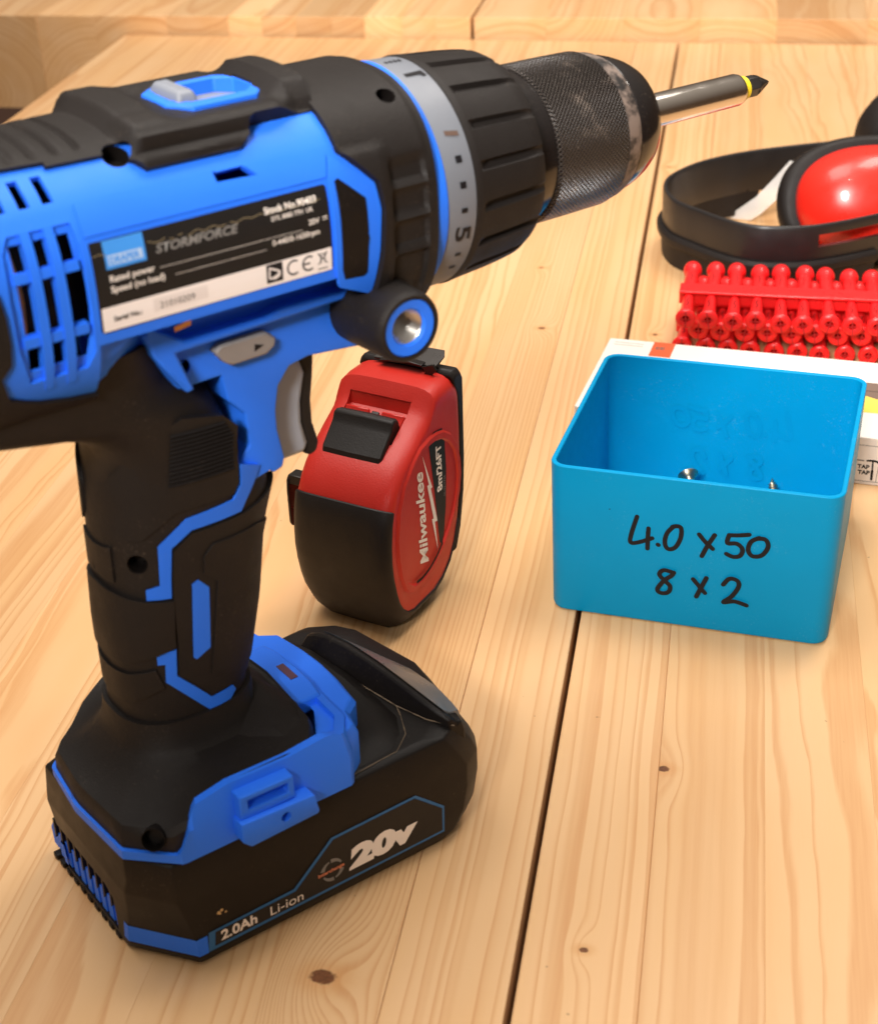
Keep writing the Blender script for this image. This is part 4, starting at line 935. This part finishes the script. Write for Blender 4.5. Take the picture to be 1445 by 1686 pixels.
ribbon('printed_line', [[(60, 3), (57, 17)], [(57.6, 9), (49, 9)]], .35, lambda a, b: ct(a, b, 20.1), 'ink_black', car)
def cf(a, b): return (a, -31.28, b)
ribbon('printed_frame', [[(40, 16.6), (80, 16.6)], [(40, 1.6), (80, 1.6)], [(40, 16.6), (40, 1.6)], [(59.6, 8.6), (59.2, 1.8)]], .22, cf, 'ink_grey', car)
text('lettering', 'TAP', 2.3, lambda a, b: cf(52.0+a, 6.9+b), 'ink_black', car, bold=.04, sx=1.05)
text('lettering', 'TAP', 2.3, lambda a, b: cf(52.3+a, 4.5+b), 'ink_black', car, bold=.04, sx=1.05)
ribbon('hammer_mark', [[(57.5, 2.6), (57.5, 6.2)]], .9, cf, 'ink_black', car); ribbon('hammer_mark', [[(57.5, 6.2), (57.4, 10.2)]], .6, cf, 'ink_black', car)
ribbon('hammer_mark', [[(55.4, 10.3), (57.8, 10.5), (59.2, 10.1), (60.2, 9.3)]], .8, cf, 'ink_black', car); ribbon('hammer_mark', [[(50.5, 10.3), (54.0, 10.2)]], .5, cf, 'ink_grey', car)

# ================================================================== WALL PLUG STRIPS
def plug_meshes():
    pl = lambda t, rr, a: (rr*cos(a), t, rr*sin(a))
    def rf(t, r, a): return r
    pr = [(-28.0, 2.0), (-28.2, 2.9), (-27.9, 4.0), (-27.2, 4.45), (-26.4, 4.35), (-25.6, 3.6), (-24, 3.2), (-14, 2.6), (-7, 2.3), (4, 2.3), (7, 3.0), (12, 3.2), (20, 2.9), (22.0, 2.8), (23.4, 3.9), (25.4, 4.2), (27.6, 4.0), (28.8, 2.6), (29.2, .6)]
    return pr, pl
pr, pl = plug_meshes()
def rough_plug(name, par):
    o = loft(name, rings_axis([(-22, 1.4), (-27.9, 1.6)]+pr, 20, pl), 'plug', par, smooth=45, cap0=True)
    return o
def plug_strip(loc, rz, n_, label, tilt):
    r = empty('wall_plug_strip', loc, 0, label, 'wall plugs', 'red wall plug strips behind the carton', eul=(tilt, 0, rz))
    p0 = rough_plug('plug', r)
    dv, df = [], []
    # slit teeth: zigzag dark slits on each plug, slit cross in the collar
    sl_ = ribbon('slit', [[(-.3, -20), (.5, -17), (-.4, -14), (.5, -11)], [(0, 8), (.35, 12), (-.3, 16)]], .55, lambda a, b: (a, b, (3.02 if b < -16 else 2.75 if b < 0 else 3.25)), plastic('slit_red', (.30, .004, .006), .5), p0)
    cr_ = ribbon('collar_slit', [[(-2.2, 0), (2.2, 0)], [(0, -4.0), (0, 3.4)]], .5, lambda a, b: (a, -28.32, b), plastic('slit_dark', (.40, .006, .008), .5), p0)
    p0.location = Vector((0, 0, 0))
    for k in range(1, n_):
        c_ = p0.copy(); C.objects.link(c_); c_.parent = r; c_.location = Vector((k*9.95, random.uniform(-.5, .5), random.uniform(-.25, .25)))*U
        c_.rotation_euler = (random.uniform(-.02, .02), random.uniform(-.25, .25), random.uniform(-.02, .02))
        for ch in (sl_, cr_):
            e = ch.copy(); C.objects.link(e); e.parent = c_
    box('rail', -4.2, n_*9.95-5.6, -6.6, 3.4, 2.2, 3.6, 'plug', r, bevel=.5)
    box('rail', -4.2, n_*9.95-5.6, -4, 1.6, -3.4, 2.0, 'plug', r, bevel=.3)
    return r
random.seed(12)
plug_strip((-12.4, 683.6, 23.4), rad(-1.2), 11, 'uppermost strip of red plastic wall plugs, on top of its stack', rad(1.5))
plug_strip((-7.2, 693.0, 13.6), rad(-.4), 11, 'middle strip of red plastic wall plugs in the stack, its collars shifted sideways', rad(0))
plug_strip((-13.4, 695.4, 4.7), rad(-2.0), 11, 'lowest strip of red plastic wall plugs lying on the bench', rad(0))

# ================================================================== EAR DEFENDERS
ear = empty('ear_defenders', (40, 800, 0), 0, 'red and black ear defenders lying on their side by the plugs', 'ear defenders')
path = [(135, 935), (110, 903), (79.5, 883.5), (42.5, 867.6), (18, 856), (1.5, 845.3), (-13, 832), (-22.5, 817.9), (-27.4, 807), (-28.9, 797), (-27.8, 785), (-23.5, 772.4), (-17.5, 764.5), (-11.4, 758.4), (-3, 750), (6.1, 742.8), (14, 739), (22.8, 737.7), (39.5, 740.1), (55, 748), (72.2, 759.8), (98, 778), (125, 798)]
def smooth_path(p, n_=6):
    out = []
    P_ = [Vector(q) for q in p]
    for i in range(len(P_)-1):
        p0, p1, p2, p3 = P_[max(i-1, 0)], P_[i], P_[i+1], P_[min(i+2, len(P_)-1)]
        for k in range(n_):
            t = k/n_; out.append(.5*((2*p1)+(p2-p0)*t+(2*p0-5*p1+4*p2-p3)*t*t+(3*p1-p0-3*p2+p3)*t**3))
    out.append(P_[-1]); return out
def band_mesh(name, p, prof_, mat, par):
    """sweep a (outward, z) profile along a plan path"""
    pts = smooth_path(p); rings = []
    for i, q in enumerate(pts):
        dr = (pts[min(i+1, len(pts)-1)]-pts[max(i-1, 0)]).normalized(); no = Vector((-dr.y, dr.x))*-1
        rings.append([(q.x+no.x*a-40, q.y+no.y*a-800, z) for a, z in prof_])
    return loft(name, rings, mat, par, smooth=40, bevel=.35)
bnd = band_mesh('headband', path, [(-1.1, 14), (1.1, 14), (1.3, 35), (.7, 36.4), (-.7, 36.4), (-1.3, 35)], 'band', ear)
c1 = box('cutter', 5.0, 50, -66, -30, 25.6, 31.6, 'band', ear); cut(bnd, [c1])
low = [(q[0]-.0, q[1]) for q in path if True]
band_mesh('band_cushion', path[4:21], [(-.9, 2.0), (.8, 2.4), (1.4, 12.6), (3.4, 14.4), (3.8, 17.4), (2.6, 19.2), (-.9, 19.2)], 'muffblack', ear)
def ell(cx_, cy_, cz_, rx, rz, prof_, rot, name, mat, par, n_=64, tilt=0, p=2.3):
    """oval cup: prof_ [(depth along axis, scale)]"""
    rings = []
    for t, k in prof_:
        ring = []
        for j in range(n_):
            a = 2*pi*j/n_; se = SG(math.degrees(a), p)
            X = rx*k*se*cos(a); Z = rz*k*se*sin(a); Y = -t
            Y, Z = Y*cos(tilt)-Z*sin(tilt), Y*sin(tilt)+Z*cos(tilt)
            X, Y = X*cos(rot)-Y*sin(rot), X*sin(rot)+Y*cos(rot)
            ring.append((cx_+X-40, cy_+Y-800, max(.05, cz_+Z)))
        rings.append(ring)
    return loft(name, rings, mat, par, smooth=50)
def cup(cx_, cy_, cz_, rot, tilt, redtop=True):
    cu = ell(cx_, cy_, cz_, 45, 31.5, [(-16, .70), (-15, .88), (-11, .97), (-4, 1.0), (1, 1.0), (4, .97), (5, .90), (5, .80)], rot, 'ear_cushion', 'muffblack', ear, tilt=tilt)
    ell(cx_, cy_, cz_-.5, 38, 26.5, [(3, .96), (5.6, 1.0), (9, .99), (14, .95), (19, .87), (23, .75), (26, .60), (28, .42), (29, .22), (29.3, .05)], rot, 'ear_shell', 'muffred' if redtop else 'muffblack', ear, tilt=tilt)
cup(71, 797, 30.0, rad(12), rad(-24))
cup(112, 930, 26, rad(200), rad(-10), False)
# clear strip of packing inside the loop
st = empty('clear_strip', (22, 845, 0), 0, 'clear translucent plastic strip leaning inside the headband loop', 'plastic strip')
sp = [(-14, 3, .3), (-8, 1, 5), (0, -1, 13), (7, -1, 23), (13, 0, 33)]
rings = []
for i, (a, b, c_) in enumerate(sp):
    wd = (9.5, 8.5, 7, 5.2, 2.6)[i]; rings.append([(a-wd*.75, b+1.5, c_), (a+wd*.75, b-2.5, c_+.4), (a+wd*.75, b-2.2, c_+1.0), (a-wd*.75, b+1.8, c_+.6)])
loft('strip_body', rings, 'clear', st, smooth=40, bevel=.15)
